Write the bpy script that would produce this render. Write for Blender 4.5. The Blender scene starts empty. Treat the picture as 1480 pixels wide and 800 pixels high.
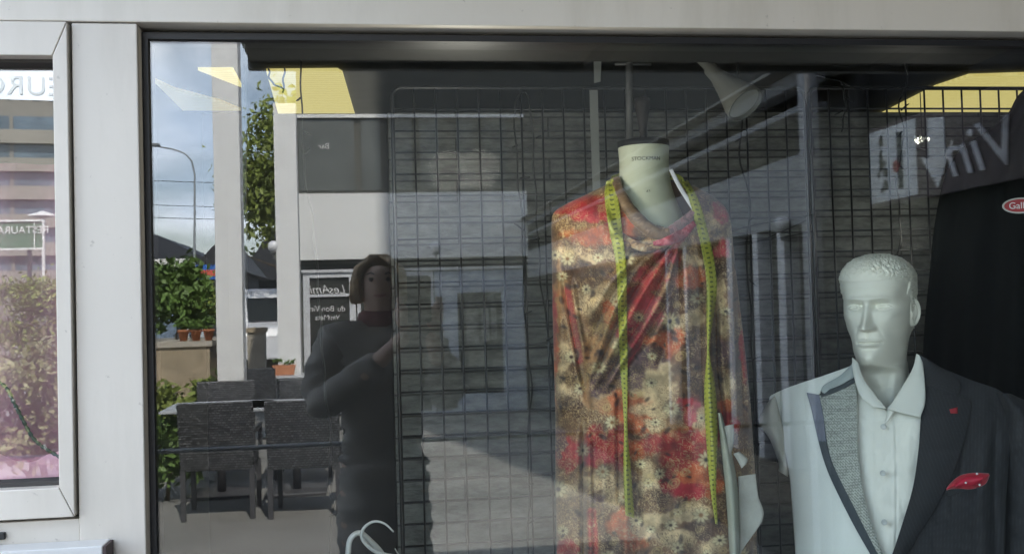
import bpy, bmesh, math, random
import numpy as np
from mathutils import Vector, Matrix, noise as mnoise
R = math.radians
random.seed(7); rng = np.random.default_rng(7)
scene = bpy.context.scene
COL = scene.collection

# ------------------------------------------------------------------ camera
F = 1500.0; W0, H0 = 1480.0, 800.0
YAW, PITCH, ROLL = R(8.1), R(1.6), R(1.57)
CAM = Vector((0, -1.77, 1.5))
fw = Vector((math.sin(YAW)*math.cos(PITCH), math.cos(YAW)*math.cos(PITCH), math.sin(PITCH)))
r0 = Vector((math.cos(YAW), -math.sin(YAW), 0)); u0 = r0.cross(fw)
rt = r0*math.cos(ROLL) - u0*math.sin(ROLL); up = u0*math.cos(ROLL) + r0*math.sin(ROLL)
cd = bpy.data.cameras.new('camera'); cam = bpy.data.objects.new('camera', cd); COL.objects.link(cam)
cam.matrix_world = Matrix((( rt.x, up.x, -fw.x, CAM.x), (rt.y, up.y, -fw.y, CAM.y), (rt.z, up.z, -fw.z, CAM.z), (0,0,0,1)))
cd.sensor_width = 36; cd.lens = 36*F/W0; cd.clip_start = 0.02; cd.clip_end = 3000
scene.camera = cam

def ray(px, py):
    return (fw + rt*((px-W0/2)/F) - up*((py-H0/2)/F))
def PY(px, py, Y):                      # real point on the plane y = Y
    d = ray(px, py); return CAM + d*((Y-CAM.y)/d.y)
def MR(px, py, Y):                      # place of a thing whose mirror image in the window lies at depth Y
    p = PY(px, py, Y); return Vector((p.x, -p.y, p.z))
def PP(px, py, O, N):
    d = ray(px, py); return CAM + d*((O-CAM).dot(N)/d.dot(N))
def PZ(px, py, Z):
    d = ray(px, py); return CAM + d*((Z-CAM.z)/d.z)

# ------------------------------------------------------------------ scene helpers
def tag(o, label=None, cat=None, group=None, kind=None):
    if label: o['label'] = label
    if cat: o['category'] = cat
    if group: o['group'] = group
    if kind: o['kind'] = kind
    return o
def thing(name, label, cat, loc=(0,0,0), rz=0, group=None):
    o = bpy.data.objects.new(name, None); COL.objects.link(o)
    o.empty_display_size = .1
    o.location = loc; o.rotation_euler = (0, 0, rz)
    return tag(o, label, cat, group)
def link(name, me, mat, parent=None, smooth=False):
    o = bpy.data.objects.new(name, me); COL.objects.link(o)
    if mat is not None: me.materials.append(mat)
    if smooth: me.polygons.foreach_set('use_smooth', [True]*len(me.polygons))
    if parent is not None: o.parent = parent
    return o
def copy_tree(o, parent=None):
    c = o.copy(); COL.objects.link(c); c.parent = parent
    for ch in list(o.children): copy_tree(ch, c)
    return c
def world_child(o, t):                  # geometry written in world coordinates under an Empty at t.location
    o.parent = t; o.matrix_parent_inverse = (Matrix.Translation(t.location) @ Matrix.Rotation(t.rotation_euler.z, 4, 'Z')).inverted()
    return o

class MB:
    def __init__(s): s.v = []; s.f = []
    def add(s, vs, fs):
        n = len(s.v); s.v += [tuple(v) for v in vs]; s.f += [tuple(i+n for i in f) for f in fs]; return s
    def box(s, x0, x1, y0, y1, z0, z1):
        return s.add([(x0,y0,z0),(x1,y0,z0),(x1,y1,z0),(x0,y1,z0),(x0,y0,z1),(x1,y0,z1),(x1,y1,z1),(x0,y1,z1)],
              [(0,3,2,1),(4,5,6,7),(0,1,5,4),(1,2,6,5),(2,3,7,6),(3,0,4,7)])
    def prism(s, pts, off):             # planar outline pushed along the vector off
        pts = [Vector(p) for p in pts]; off = Vector(off); n = len(pts)
        return s.add(pts+[p+off for p in pts], [tuple(range(n))[::-1], tuple(range(n, 2*n))] + [(i, (i+1)%n, (i+1)%n+n, i+n) for i in range(n)])
    def tube(s, pts, r, n=8, caps=True):
        pts = [Vector(p) for p in pts]; m = len(pts)
        rr = r if isinstance(r, (list, tuple)) else [r]*m
        base = len(s.v); t = (pts[1]-pts[0]).normalized()
        a = t.orthogonal().normalized()
        for i, p in enumerate(pts):
            t = (pts[min(i+1, m-1)] - pts[max(i-1, 0)]).normalized()
            a = (a - t*a.dot(t)); a = a.normalized() if a.length > 1e-6 else t.orthogonal().normalized()
            b = t.cross(a)
            for k in range(n):
                q = p + (a*math.cos(2*math.pi*k/n) + b*math.sin(2*math.pi*k/n))*rr[i]; s.v.append(tuple(q))
        for i in range(m-1):
            for k in range(n):
                s.f.append((base+i*n+k, base+i*n+(k+1)%n, base+(i+1)*n+(k+1)%n, base+(i+1)*n+k))
        if caps:
            s.f.append(tuple(base+k for k in range(n))[::-1]); s.f.append(tuple(base+(m-1)*n+k for k in range(n)))
        return s
    def lathe(s, prof, o=(0,0,0), n=24, M=None):     # prof: (r, z)
        base = len(s.v); M = M or Matrix.Identity(3); o = Vector(o)
        for r_, z in prof:
            for k in range(n):
                a = 2*math.pi*k/n; s.v.append(tuple(o + M @ Vector((r_*math.cos(a), r_*math.sin(a), z))))
        for i in range(len(prof)-1):
            for k in range(n):
                s.f.append((base+i*n+k, base+i*n+(k+1)%n, base+(i+1)*n+(k+1)%n, base+(i+1)*n+k))
        s.f.append(tuple(base+k for k in range(n))[::-1]); s.f.append(tuple(base+(len(prof)-1)*n+k for k in range(n)))
        return s
    def mesh(s, name):
        me = bpy.data.meshes.new(name); me.from_pydata(s.v, [], s.f); me.update(); return me
    def obj(s, name, mat, parent=None, smooth=False, bevel=0):
        o = link(name, s.mesh(name), mat, parent, smooth)
        if bevel:
            b = o.modifiers.new('bevel', 'BEVEL'); b.width = bevel; b.segments = 2; b.limit_method = 'ANGLE'
        return o
def autosmooth(o, ang=40):
    me = o.data; me.polygons.foreach_set('use_smooth', [True]*len(me.polygons)); me.set_sharp_from_angle(angle=R(ang)); return o
def grid_mesh(name, P, closed=False):   # P: (rows, cols, 3)
    nr, nc = P.shape[:2]; idx = np.arange(nr*nc).reshape(nr, nc)
    if closed: nx = np.roll(idx, -1, axis=1); a, b = idx, nx
    else: a, b = idx[:, :-1], idx[:, 1:]
    f = np.stack([a[:-1], b[:-1], b[1:], a[1:]], -1).reshape(-1, 4)
    me = bpy.data.meshes.new(name); me.from_pydata(P.reshape(-1, 3).tolist(), [], f.tolist()); me.update()
    return me
def solid(o, t, off=0):
    m = o.modifiers.new('solid', 'SOLIDIFY'); m.thickness = t; m.offset = off; return o
def sphere(c, r, n=20, m=12):
    return [(max(r*math.sin(math.pi*i/m), 1e-4), -r*math.cos(math.pi*i/m)) for i in range(m+1)]

# ------------------------------------------------------------------ materials
def nmat(name):
    m = bpy.data.materials.new(name); m.use_nodes = True
    nt = m.node_tree; b = nt.nodes['Principled BSDF']; return m, nt, b
def mat(name, col, rough=.6, metal=0, var=.12, scale=8, bump=0, bscale=None, spec=.5, coat=0, stretch=None, sheen=0):
    m, nt, b = nmat(name); L = nt.links
    tc = nt.nodes.new('ShaderNodeTexCoord'); mp = nt.nodes.new('ShaderNodeMapping'); L.new(tc.outputs['Object'], mp.inputs[0])
    if stretch: mp.inputs['Scale'].default_value = stretch
    nz = nt.nodes.new('ShaderNodeTexNoise'); nz.inputs['Scale'].default_value = scale; nz.inputs['Detail'].default_value = 6
    L.new(mp.outputs[0], nz.inputs['Vector'])
    rp = nt.nodes.new('ShaderNodeMapRange'); rp.inputs[1].default_value = .25; rp.inputs[2].default_value = .75
    rp.inputs[3].default_value = 1-var; rp.inputs[4].default_value = 1+var; L.new(nz.outputs[0], rp.inputs[0])
    vm = nt.nodes.new('ShaderNodeVectorMath'); vm.operation = 'SCALE'; vm.inputs[0].default_value = col[:3]; L.new(rp.outputs[0], vm.inputs['Scale'])
    L.new(vm.outputs[0], b.inputs['Base Color'])
    b.inputs['Roughness'].default_value = rough; b.inputs['Metallic'].default_value = metal
    b.inputs['Specular IOR Level'].default_value = spec; b.inputs['Coat Weight'].default_value = coat
    if sheen: b.inputs['Sheen Weight'].default_value = sheen
    if bump:
        n2 = nt.nodes.new('ShaderNodeTexNoise'); n2.inputs['Scale'].default_value = bscale or scale*6; n2.inputs['Detail'].default_value = 4
        L.new(mp.outputs[0], n2.inputs['Vector'])
        bp = nt.nodes.new('ShaderNodeBump'); bp.inputs['Strength'].default_value = bump; bp.inputs['Distance'].default_value = .005
        L.new(n2.outputs[0], bp.inputs['Height']); L.new(bp.outputs[0], b.inputs['Normal'])
    return m
def emit(name, col, strength, base=None):
    m, nt, b = nmat(name); b.inputs['Base Color'].default_value = (*(base or col), 1); b.inputs['Emission Color'].default_value = (*col, 1)
    b.inputs['Emission Strength'].default_value = strength; b.inputs['Roughness'].default_value = .7
    return m
def glassmat(name, refl=.09, tint=(.965,.985,.97), gtint=(1,1,1), wave=0):
    m = bpy.data.materials.new(name); m.use_nodes = True; nt = m.node_tree; nt.nodes.clear(); L = nt.links
    o = nt.nodes.new('ShaderNodeOutputMaterial'); mx = nt.nodes.new('ShaderNodeMixShader')
    tr = nt.nodes.new('ShaderNodeBsdfTransparent'); tr.inputs[0].default_value = (*tint, 1)
    gl = nt.nodes.new('ShaderNodeBsdfGlossy'); gl.inputs['Roughness'].default_value = 0; gl.inputs['Color'].default_value = (*gtint, 1)
    lw = nt.nodes.new('ShaderNodeLayerWeight'); lw.inputs['Blend'].default_value = .3
    pw = nt.nodes.new('ShaderNodeMath'); pw.operation = 'POWER'; pw.inputs[1].default_value = 4; L.new(lw.outputs['Facing'], pw.inputs[0])
    ma = nt.nodes.new('ShaderNodeMath'); ma.operation = 'MULTIPLY_ADD'; ma.inputs[1].default_value = 1-refl; ma.inputs[2].default_value = refl
    L.new(pw.outputs[0], ma.inputs[0]); L.new(ma.outputs[0], mx.inputs[0]); L.new(tr.outputs[0], mx.inputs[1]); L.new(gl.outputs[0], mx.inputs[2])
    if wave:
        tc = nt.nodes.new('ShaderNodeTexCoord'); nz = nt.nodes.new('ShaderNodeTexNoise'); nz.inputs['Scale'].default_value = 2.2; nz.inputs['Detail'].default_value = 1
        L.new(tc.outputs['Object'], nz.inputs['Vector']); bp = nt.nodes.new('ShaderNodeBump'); bp.inputs['Strength'].default_value = 1
        bp.inputs['Distance'].default_value = wave; L.new(nz.outputs[0], bp.inputs['Height']); L.new(bp.outputs[0], gl.inputs['Normal'])
    L.new(mx.outputs[0], o.inputs[0]); return m

M_FRAME = mat('white_frame', (.66,.635,.60), .42, var=.035, scale=3, bump=.04, bscale=60)
def frame_mat(name, col):
    m = mat(name, col, .42, var=.05, scale=2.5, bump=.05, bscale=70); nt = m.node_tree; L = nt.links; b = nt.nodes['Principled BSDF']
    src = b.inputs['Base Color'].links[0].from_socket; tc = nt.nodes.new('ShaderNodeTexCoord')
    def layer(src, sc, st, lo, hi, dirt, amt):
        mp = nt.nodes.new('ShaderNodeMapping'); mp.inputs['Scale'].default_value = st; L.new(tc.outputs['Object'], mp.inputs[0])
        nz = nt.nodes.new('ShaderNodeTexNoise'); nz.inputs['Scale'].default_value = sc; nz.inputs['Detail'].default_value = 8; nz.inputs['Roughness'].default_value = .65; L.new(mp.outputs[0], nz.inputs['Vector'])
        mr = nt.nodes.new('ShaderNodeMapRange'); mr.inputs[1].default_value = lo; mr.inputs[2].default_value = hi; mr.inputs[4].default_value = amt; L.new(nz.outputs[0], mr.inputs[0])
        mx = nt.nodes.new('ShaderNodeMix'); mx.data_type = 'RGBA'; L.new(mr.outputs[0], mx.inputs['Factor']); L.new(src, mx.inputs['A']); mx.inputs['B'].default_value = (*dirt, 1); return mx.outputs['Result']
    s = layer(src, 5, (1,1,.18), .50, .80, (.33,.29,.22), .45); s = layer(s, 60, (1,1,1), .66, .74, (.16,.13,.10), .5)
    L.new(s, b.inputs['Base Color']); return m
M_FRAME = frame_mat('white_frame_worn', (.61,.56,.485))
M_FRAME2 = mat('white_fascia', (.58,.575,.55), .5, var=.05, scale=2, bump=.04, bscale=40)
M_GASKET = mat('black_gasket', (.008,.008,.009), .5)
M_JOINT = mat('dark_joint', (.05,.045,.04), .8)
M_GLASS = glassmat('window_glass', .047, wave=.00012)
M_GLASS_THIN = glassmat('casement_glass', .07)
M_BLACKMETAL = mat('black_wire', (.012,.012,.013), .35, spec=.6)
M_CABLE = mat('black_cable', (.006,.006,.006), .5)
M_DARK = mat('dark_interior', (.035,.035,.033), .9)
M_CEIL = mat('ceiling_grey', (.06,.06,.052), .8, var=.1)
M_WHITEP = mat('white_paint', (.8,.8,.8), .5, var=.05)

# ------------------------------------------------------------------ world and sun
world = bpy.data.worlds.new('World'); scene.world = world; world.use_nodes = True
nt = world.node_tree; L = nt.links; bg = nt.nodes['Background']
sky = nt.nodes.new('ShaderNodeTexSky'); sky.sky_type = 'NISHITA'; sky.sun_disc = False
SUN_EL, SUN_AZ = R(47), R(12)          # azimuth of the sun clockwise from +y
sky.sun_elevation = SUN_EL; sky.sun_rotation = SUN_AZ; sky.air_density = 1.0; sky.dust_density = 1.2
tc = nt.nodes.new('ShaderNodeTexCoord'); mp = nt.nodes.new('ShaderNodeMapping'); mp.inputs['Scale'].default_value = (1, 1, 2.3); mp.inputs['Location'].default_value = (.35, .1, .12)
L.new(tc.outputs['Generated'], mp.inputs[0])
nz = nt.nodes.new('ShaderNodeTexNoise'); nz.inputs['Scale'].default_value = 2.6; nz.inputs['Detail'].default_value = 9; nz.inputs['Roughness'].default_value = .55; nz.inputs['Distortion'].default_value = .3
L.new(mp.outputs[0], nz.inputs['Vector'])
cr = nt.nodes.new('ShaderNodeMapRange'); cr.inputs[1].default_value = .45; cr.inputs[2].default_value = .66; cr.interpolation_type = 'SMOOTHSTEP'; L.new(nz.outputs[0], cr.inputs[0])
n2 = nt.nodes.new('ShaderNodeTexNoise'); n2.inputs['Scale'].default_value = 4.2; n2.inputs['Detail'].default_value = 7; L.new(mp.outputs[0], n2.inputs['Vector'])
c2 = nt.nodes.new('ShaderNodeValToRGB'); L.new(n2.outputs[0], c2.inputs[0])
c2.color_ramp.elements[0].position = .36; c2.color_ramp.elements[0].color = (9.0, 10.8, 13.8, 1)
c2.color_ramp.elements[1].position = .64; c2.color_ramp.elements[1].color = (17, 17.6, 18.6, 1)
mx = nt.nodes.new('ShaderNodeMix'); mx.data_type = 'RGBA'; L.new(cr.outputs[0], mx.inputs['Factor']); L.new(sky.outputs[0], mx.inputs['A']); L.new(c2.outputs[0], mx.inputs['B'])
L.new(mx.outputs['Result'], bg.inputs[0]); bg.inputs[1].default_value = .15
sl = bpy.data.lights.new('sun', 'SUN'); sl.energy = 5.0; sl.angle = R(.6); sl.color = (1, .95, .87)
sun = bpy.data.objects.new('sun', sl); COL.objects.link(sun)
sd = Vector((math.sin(SUN_AZ)*math.cos(SUN_EL), math.cos(SUN_AZ)*math.cos(SUN_EL), math.sin(SUN_EL)))
sun.rotation_euler = sd.to_track_quat('Z', 'Y').to_euler(); sun.location = (0, 5, 12)
vs = scene.view_settings; vs.view_transform = 'Standard'; vs.look = 'None'; vs.gamma = 1; vs.use_curve_mapping = False
vs.exposure = 2.05
scene.cycles.use_denoising = True; scene.cycles.max_bounces = 8; scene.cycles.transparent_max_bounces = 16
scene.cycles.sample_clamp_indirect = 6; scene.cycles.caustics_reflective = False; scene.cycles.caustics_refractive = False

# ------------------------------------------------------------------ ground
def ground_mat():
    m, nt, b = nmat('paving'); L = nt.links
    tc = nt.nodes.new('ShaderNodeTexCoord')
    nz = nt.nodes.new('ShaderNodeTexNoise'); nz.inputs['Scale'].default_value = .8; nz.inputs['Detail'].default_value = 10; L.new(tc.outputs['Object'], nz.inputs['Vector'])
    cr = nt.nodes.new('ShaderNodeValToRGB'); cr.color_ramp.elements[0].position = .3; cr.color_ramp.elements[0].color = (.17,.166,.155,1)
    cr.color_ramp.elements[1].position = .7; cr.color_ramp.elements[1].color = (.29,.282,.265,1); L.new(nz.outputs[0], cr.inputs[0]); L.new(cr.outputs[0], b.inputs['Base Color'])
    b.inputs['Roughness'].default_value = .85
    n2 = nt.nodes.new('ShaderNodeTexNoise'); n2.inputs['Scale'].default_value = 90; L.new(tc.outputs['Object'], n2.inputs['Vector'])
    bp = nt.nodes.new('ShaderNodeBump'); bp.inputs['Strength'].default_value = .4; bp.inputs['Distance'].default_value = .01; L.new(n2.outputs[0], bp.inputs['Height']); L.new(bp.outputs[0], b.inputs['Normal'])
    return m
g = MB().add([(-900,-900,0),(900,-900,0),(900,900,0),(-900,900,0)], [(0,1,2,3)]).obj('ground', ground_mat()); tag(g, 'grey asphalt court in front of the shop', kind='structure')

# ------------------------------------------------------------------ facade
def px_x(px, Y=0, py=400): return PY(px, py, Y).x
ZT = PY(800, 54, 0).z                     # head of the big pane
XL = PY(213, 420, 0).x
XC = PY(116, 400, 0).x                    # right edge of the casement
ZCT = PY(60, 42, 0).z; ZCB = PY(60, 742, 0).z
XR = 2.9; ZB = 0.45
FY = -.045                                # front face of the frames
# main window
w = thing('display_window', 'large shop display window with one wide pane reflecting the court', 'window', ((XL+XR)/2, 0, ZB))
def wc(mb, name, m, t=None, **k):
    o = mb.obj(name, m, **k); return world_child(o, t or w)
wc(MB().box(XC+.004, XL, FY, .05, 0, ZT+.004), 'frame_post', M_FRAME, bevel=.002)
wc(MB().box(XR, XR+.1, FY, .05, 0, ZT), 'frame_post', M_FRAME, bevel=.002)
wc(MB().box(XL+.001, XR-.001, FY, .05, ZB-.12, ZB), 'sill', M_FRAME, bevel=.002)
wc(MB().box(XL+.001, XR-.001, -.03, .03, 0.0, ZB-.121), 'apron_panel', M_FRAME)
gk = MB(); gz = .010
gk.box(XL+.0005, XL+gz, -.012, .045, ZB+.001, ZT-.001); gk.box(XL+gz, XR-.001, -.012, .045, ZT-.012, ZT-.001); gk.box(XL+gz, XR-.001, -.012, .045, ZB+.001, ZB+.012)
wc(gk, 'gasket', M_GASKET)
wc(MB().box(XL+gz+.001, XR-.002, -.003, .003, ZB+.013, ZT-.013), 'glass_pane', M_GLASS)
# inner head and jamb of the display recess
wc(MB().box(XL+.002, XR, .055, .16, ZT-.004, ZT+.05), 'inner_head', mat('dark_head', (.008,.008,.007), .6))
# slim black vertical joint in the window
a = PY(352, 50, .012); b_ = PY(356, 530, .012)
jt = thing('glazing_joint', 'thin black vertical joint behind the left end of the big pane', 'joint', (b_.x, .012, ZB))
world_child(MB().prism([(a.x-.004,.006,ZT-.014),(a.x+.003,.006,ZT-.014),(b_.x+.001,.006,b_.z),(b_.x-.001,.006,b_.z)], (0,.02,0)).obj('black_bar', M_GASKET), jt)

# casement window on the left
cw = thing('casement_window', 'white side casement window with mitred sash and pink drape behind', 'window', (XC-.5, 0, ZCB))
xo0, xo1 = XC-1.05, XC+.0045
p_tr = PY(75, 80, FY-.012); p_br = PY(86, 704, FY-.012)
gx = (p_tr.x+p_br.x)/2; gzt = p_tr.z; gzb = p_br.z
ox = xo1-.004; ozt = ZCT-.003; ozb = ZCB+.003; S0 = FY-.012; S1 = .03; gp = .0006
fwid = ox-gx; gx0 = xo0+fwid
def member(pts, name):
    world_child(MB().prism([(x, S1, z) for x, z in pts], (0, S0-S1, 0)).obj(name, M_FRAME, bevel=.0015), cw)
member([(ox, ozb+gp), (ox, ozt-gp), (gx, gzt-gp), (gx, gzb+gp)], 'sash_stile')
member([(xo0, ozb+gp), (gx0, gzb+gp), (gx0, gzt-gp), (xo0, ozt-gp)], 'sash_stile')
member([(xo0+gp, ozt), (gx0+gp, gzt), (gx-gp, gzt), (ox-gp, ozt)], 'sash_rail')
member([(xo0+gp, ozb), (ox-gp, ozb), (gx-gp, gzb), (gx0+gp, gzb)], 'sash_rail')
wc(MB().box(gx0+.001, gx-.0035, -.004, .001, gzb+.004, gzt-.004), 'glass_pane', M_GLASS_THIN, cw)
gk = MB(); q = .0035
gk.box(gx-q, gx-.0002, -.03, .012, gzb, gzt); gk.box(gx0, gx-q, -.03, .012, gzt-q*1.4, gzt-.0002); gk.box(gx0, gx-q, -.03, .012, gzb+.0002, gzb+q*2)
wc(gk, 'gasket', M_JOINT, cw)
# fixed frame under and around the casement
wc(MB().box(xo0-.1, XC+.0035, FY+.003, .05, ZCB-.20, ZCB-.003), 'lower_frame', M_FRAME, cw, bevel=.001)
wc(MB().box(xo0-.1, XC+.003, FY+.004, .05, .12, ZCB-.201), 'lower_panel', M_FRAME, cw)
wc(MB().box(xo0, XC+.002, .0, .04, ZCB-.002, ZCT+.002), 'seal', M_JOINT, cw).hide_render = False
bpy.data.objects.remove([o for o in cw.children if o.name.startswith('seal')][0])
# shadow gap round the sash
gk = MB(); gk.box(ox+.0003, XC+.0036, -.02, .0, ZCB-.002, ZCT+.001); gk.box(xo0, ox, -.02, .0, ZCT-.0025, ZCT+.0015); gk.box(xo0, ox, -.02, .0, ZCB-.0025, ZCB+.0025)
wc(gk, 'seal', M_JOINT, cw)
# drip box at the lower left and small black latch
e = PY(148, 788, FY-.05)
wc(MB().box(xo0-.1, e.x, FY-.05, FY+.002, e.z-.12, e.z), 'shutter_box', M_FRAME2, cw, bevel=.002)
wc(MB().box(e.x+.0002, e.x+.0045, FY-.049, FY+.002, e.z-.12, e.z-.0015), 'end_cap', mat('dark_cap', (.05,.03,.03), .6), cw)
e = PY(8, 773, FY); wc(MB().box(e.x-.04, e.x, FY-.006, FY+.002, e.z-.0055, e.z+.0055), 'latch', M_CABLE, cw, bevel=.001)
# fascia above both windows
fz = PY(60, 40, FY).z
fb = thing('fascia_board', 'wide white fascia board running above both windows', 'fascia board', (0,0,ZT))
M_FB = frame_mat('fascia_white', (.66,.61,.53))
world_child(MB().box(-2.3, XR+.2, FY-.002, .05, ZT+.006, ZT+.30).obj('board', M_FB, bevel=.002), fb)
world_child(MB().box(-2.3, XR+.2, FY-.13, FY-.003, ZT+.155, ZT+.32).obj('overhanging_box', M_FB, bevel=.012), fb)
sb = thing('shop_building', 'white rendered shop building that holds both windows', 'building', (0, 2.5, 0))
M_SHOP = mat('shop_render', (.5,.49,.46), .85, var=.08)
for nm, bx in (('wall', (-2.3, XR+.2, .0, .2, ZT+.325, 4.0)), ('wall', (-6, -2.301, -.03, .2, 0, 4.0)), ('wall', (XR+.201, 8, -.03, .2, 0, 4.0)),
               ('wall', (-6, -5.8, .201, 5.8, 0, 4.0)), ('wall', (7.8, 8, .201, 5.8, 0, 4.0)), ('wall', (-6, 8, 5.801, 6, 0, 4.0)), ('roof', (-6.2, 8.2, -.2, 6.2, 4.001, 4.2)), ('shadow_block', (3.3, 12, .25, 1.2, 4.201, 28.0))):  # tall thin slab above the roof added to shade the court and restaurant front
    world_child(MB().box(*bx).obj(nm, M_SHOP), sb)
# ------------------------------------------------------------------ numpy helpers
fwn, rtn, upn, CAMn = (np.array(v) for v in (fw, rt, up, CAM))
def PPn(px, py, O, N, dep=0):           # points on planes dep in front of the plane through O with normal N
    px, py = np.broadcast_arrays(np.asarray(px, float), np.asarray(py, float))
    d = fwn + ((px-W0/2)/F)[..., None]*rtn - ((py-H0/2)/F)[..., None]*upn
    O, N = np.array(O), np.array(N)
    return CAMn + d*(((O-CAMn)@N + dep)/(d@N))[..., None]
def vnoise(x, y, seed):
    r = np.random.default_rng(seed).random((256, 256))
    xi, yi = np.floor(x).astype(int), np.floor(y).astype(int); xf, yf = x-xi, y-yi
    xf = xf*xf*(3-2*xf); yf = yf*yf*(3-2*yf); g = lambda a, b: r[a % 256, b % 256]
    return (g(xi,yi)*(1-xf)+g(xi+1,yi)*xf)*(1-yf) + (g(xi,yi+1)*(1-xf)+g(xi+1,yi+1)*xf)*yf
def fbm(x, y, seed, o=4):
    s = 0; a = .5
    for k in range(o): s = s + a*vnoise(x*2**k, y*2**k, seed+k); a *= .5
    return s/(1-.5**o)
def interp(v, pts):                     # smooth piecewise curve v -> value
    k = np.array([p[0] for p in pts], float); w_ = np.array([p[1] for p in pts], float)
    return np.interp(v, k, w_)
def smooth1(a, n):
    k = np.ones(n)/n; return np.convolve(np.pad(a, n//2, mode='edge'), k, mode='valid')[:len(a)]
def curve_px(pts, n):                   # Catmull-Rom through pixel points, n samples by arc length
    p = np.array(pts, float); P = np.vstack([2*p[0]-p[1], p, 2*p[-1]-p[-2]]); out = []
    for i in range(1, len(P)-2):
        t = np.linspace(0, 1, 24, endpoint=False)[:, None]; a, b, c, d = P[i-1], P[i], P[i+1], P[i+2]
        out.append(.5*((2*b)+(-a+c)*t+(2*a-5*b+4*c-d)*t**2+(-a+3*b-3*c+d)*t**3))
    q = np.vstack(out+[p[-1:]]); s = np.r_[0, np.cumsum(np.linalg.norm(np.diff(q, axis=0), axis=1))]
    u = np.linspace(0, s[-1], n); return np.stack([np.interp(u, s, q[:, k]) for k in range(q.shape[1])], 1)
def set_col(me, name, c):
    at = me.color_attributes.new(name, 'FLOAT_COLOR', 'POINT'); a = np.ones((len(me.vertices), 4)); a[:, :3] = c.reshape(-1, 3); at.data.foreach_set('color', a.ravel())
def attr_mat(name, attr='col', rough=.6, sheen=.2, bump=.1, bscale=400, spec=.4):
    m, nt, b = nmat(name); L = nt.links; at = nt.nodes.new('ShaderNodeAttribute'); at.attribute_name = attr
    L.new(at.outputs['Color'], b.inputs['Base Color']); b.inputs['Roughness'].default_value = rough; b.inputs['Sheen Weight'].default_value = sheen
    b.inputs['Specular IOR Level'].default_value = spec
    tc = nt.nodes.new('ShaderNodeTexCoord'); nz = nt.nodes.new('ShaderNodeTexNoise'); nz.inputs['Scale'].default_value = bscale; L.new(tc.outputs['Object'], nz.inputs['Vector'])
    bp = nt.nodes.new('ShaderNodeBump'); bp.inputs['Strength'].default_value = bump; bp.inputs['Distance'].default_value = .002; L.new(nz.outputs[0], bp.inputs['Height']); L.new(bp.outputs[0], b.inputs['Normal'])
    return m

# ------------------------------------------------------------------ display interior
WY = .75; ZW = PY(450, 163, WY).z
def brick_mat():
    m, nt, b = nmat('painted_stone_brick'); L = nt.links
    tc = nt.nodes.new('ShaderNodeTexCoord'); sp = nt.nodes.new('ShaderNodeSeparateXYZ'); L.new(tc.outputs['Object'], sp.inputs[0])
    cb = nt.nodes.new('ShaderNodeCombineXYZ'); L.new(sp.outputs['X'], cb.inputs['X']); L.new(sp.outputs['Z'], cb.inputs['Y'])
    br = nt.nodes.new('ShaderNodeTexBrick'); L.new(cb.outputs[0], br.inputs['Vector']); br.inputs['Scale'].default_value = 1
    br.inputs['Brick Width'].default_value = .46; br.inputs['Row Height'].default_value = .0517; br.inputs['Mortar Size'].default_value = .0028; br.inputs['Mortar Smooth'].default_value = .4
    br.inputs['Color1'].default_value = (.145,.148,.136,1); br.inputs['Color2'].default_value = (.12,.122,.113,1); br.inputs['Mortar'].default_value = (.06,.06,.058,1)
    mp = nt.nodes.new('ShaderNodeMapping'); mp.inputs['Scale'].default_value = (1, 1, 3); L.new(tc.outputs['Object'], mp.inputs[0])
    nz = nt.nodes.new('ShaderNodeTexNoise'); nz.inputs['Scale'].default_value = 22; nz.inputs['Detail'].default_value = 9; nz.inputs['Roughness'].default_value = .65; L.new(mp.outputs[0], nz.inputs['Vector'])
    mr = nt.nodes.new('ShaderNodeMapRange'); mr.inputs[1].default_value = .3; mr.inputs[2].default_value = .7; mr.inputs[3].default_value = .55; mr.inputs[4].default_value = 1.5; L.new(nz.outputs[0], mr.inputs[0])
    vm = nt.nodes.new('ShaderNodeVectorMath'); vm.operation = 'SCALE'; L.new(br.outputs['Color'], vm.inputs[0]); L.new(mr.outputs[0], vm.inputs['Scale']); L.new(vm.outputs[0], b.inputs['Base Color'])
    b.inputs['Roughness'].default_value = .8
    ad = nt.nodes.new('ShaderNodeMath'); ad.operation = 'SUBTRACT'; L.new(nz.outputs[0], ad.inputs[0]); L.new(br.outputs['Fac'], ad.inputs[1])
    bp = nt.nodes.new('ShaderNodeBump'); bp.inputs['Strength'].default_value = .9; bp.inputs['Distance'].default_value = .008; L.new(ad.outputs[0], bp.inputs['Height']); L.new(bp.outputs[0], b.inputs['Normal'])
    return m
XB = PY(566, 400, WY).x
dp = MB().box(XL-.02, XB-.002, WY+.01, WY+.06, 0, ZW).obj('shade_panel', mat('shade_black', (.012,.012,.013), .9)); tag(dp, 'near black backing panel standing in for the unlit interior at the left end of the display', 'backing panel')  # black panel added in place of the dark unlit interior
pw_ = MB().box(XB, 2.9, WY, WY+.08, 0, ZW).obj('partition_wall', brick_mat()); tag(pw_, 'low partition wall of rough grey stone courses behind the wire grids', 'wall')
dk = MB().box(XL-.02, 2.9, .06, WY-.001, .38, ZB-.002).obj('display_deck', mat('deck_board', (.4,.39,.37), .7)); tag(dk, 'raised dark deck of the window display', 'display deck')
cl = MB().box(-5.79, 7.79, .21, 5.79, 2.40, 2.43).obj('shop_ceiling', M_CEIL); tag(cl, 'dark shop ceiling above the display', kind='structure')
fl = MB().box(-5.79, 7.79, .21, 5.79, .004, .03).obj('shop_floor', M_DARK); tag(fl, 'dark shop floor', kind='structure')
sw = MB().box(2.91, 2.97, .052, 2.2, 0, 2.395).obj('side_wall', M_DARK); tag(sw, 'dark wall closing the display on the right', 'wall')
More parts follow.
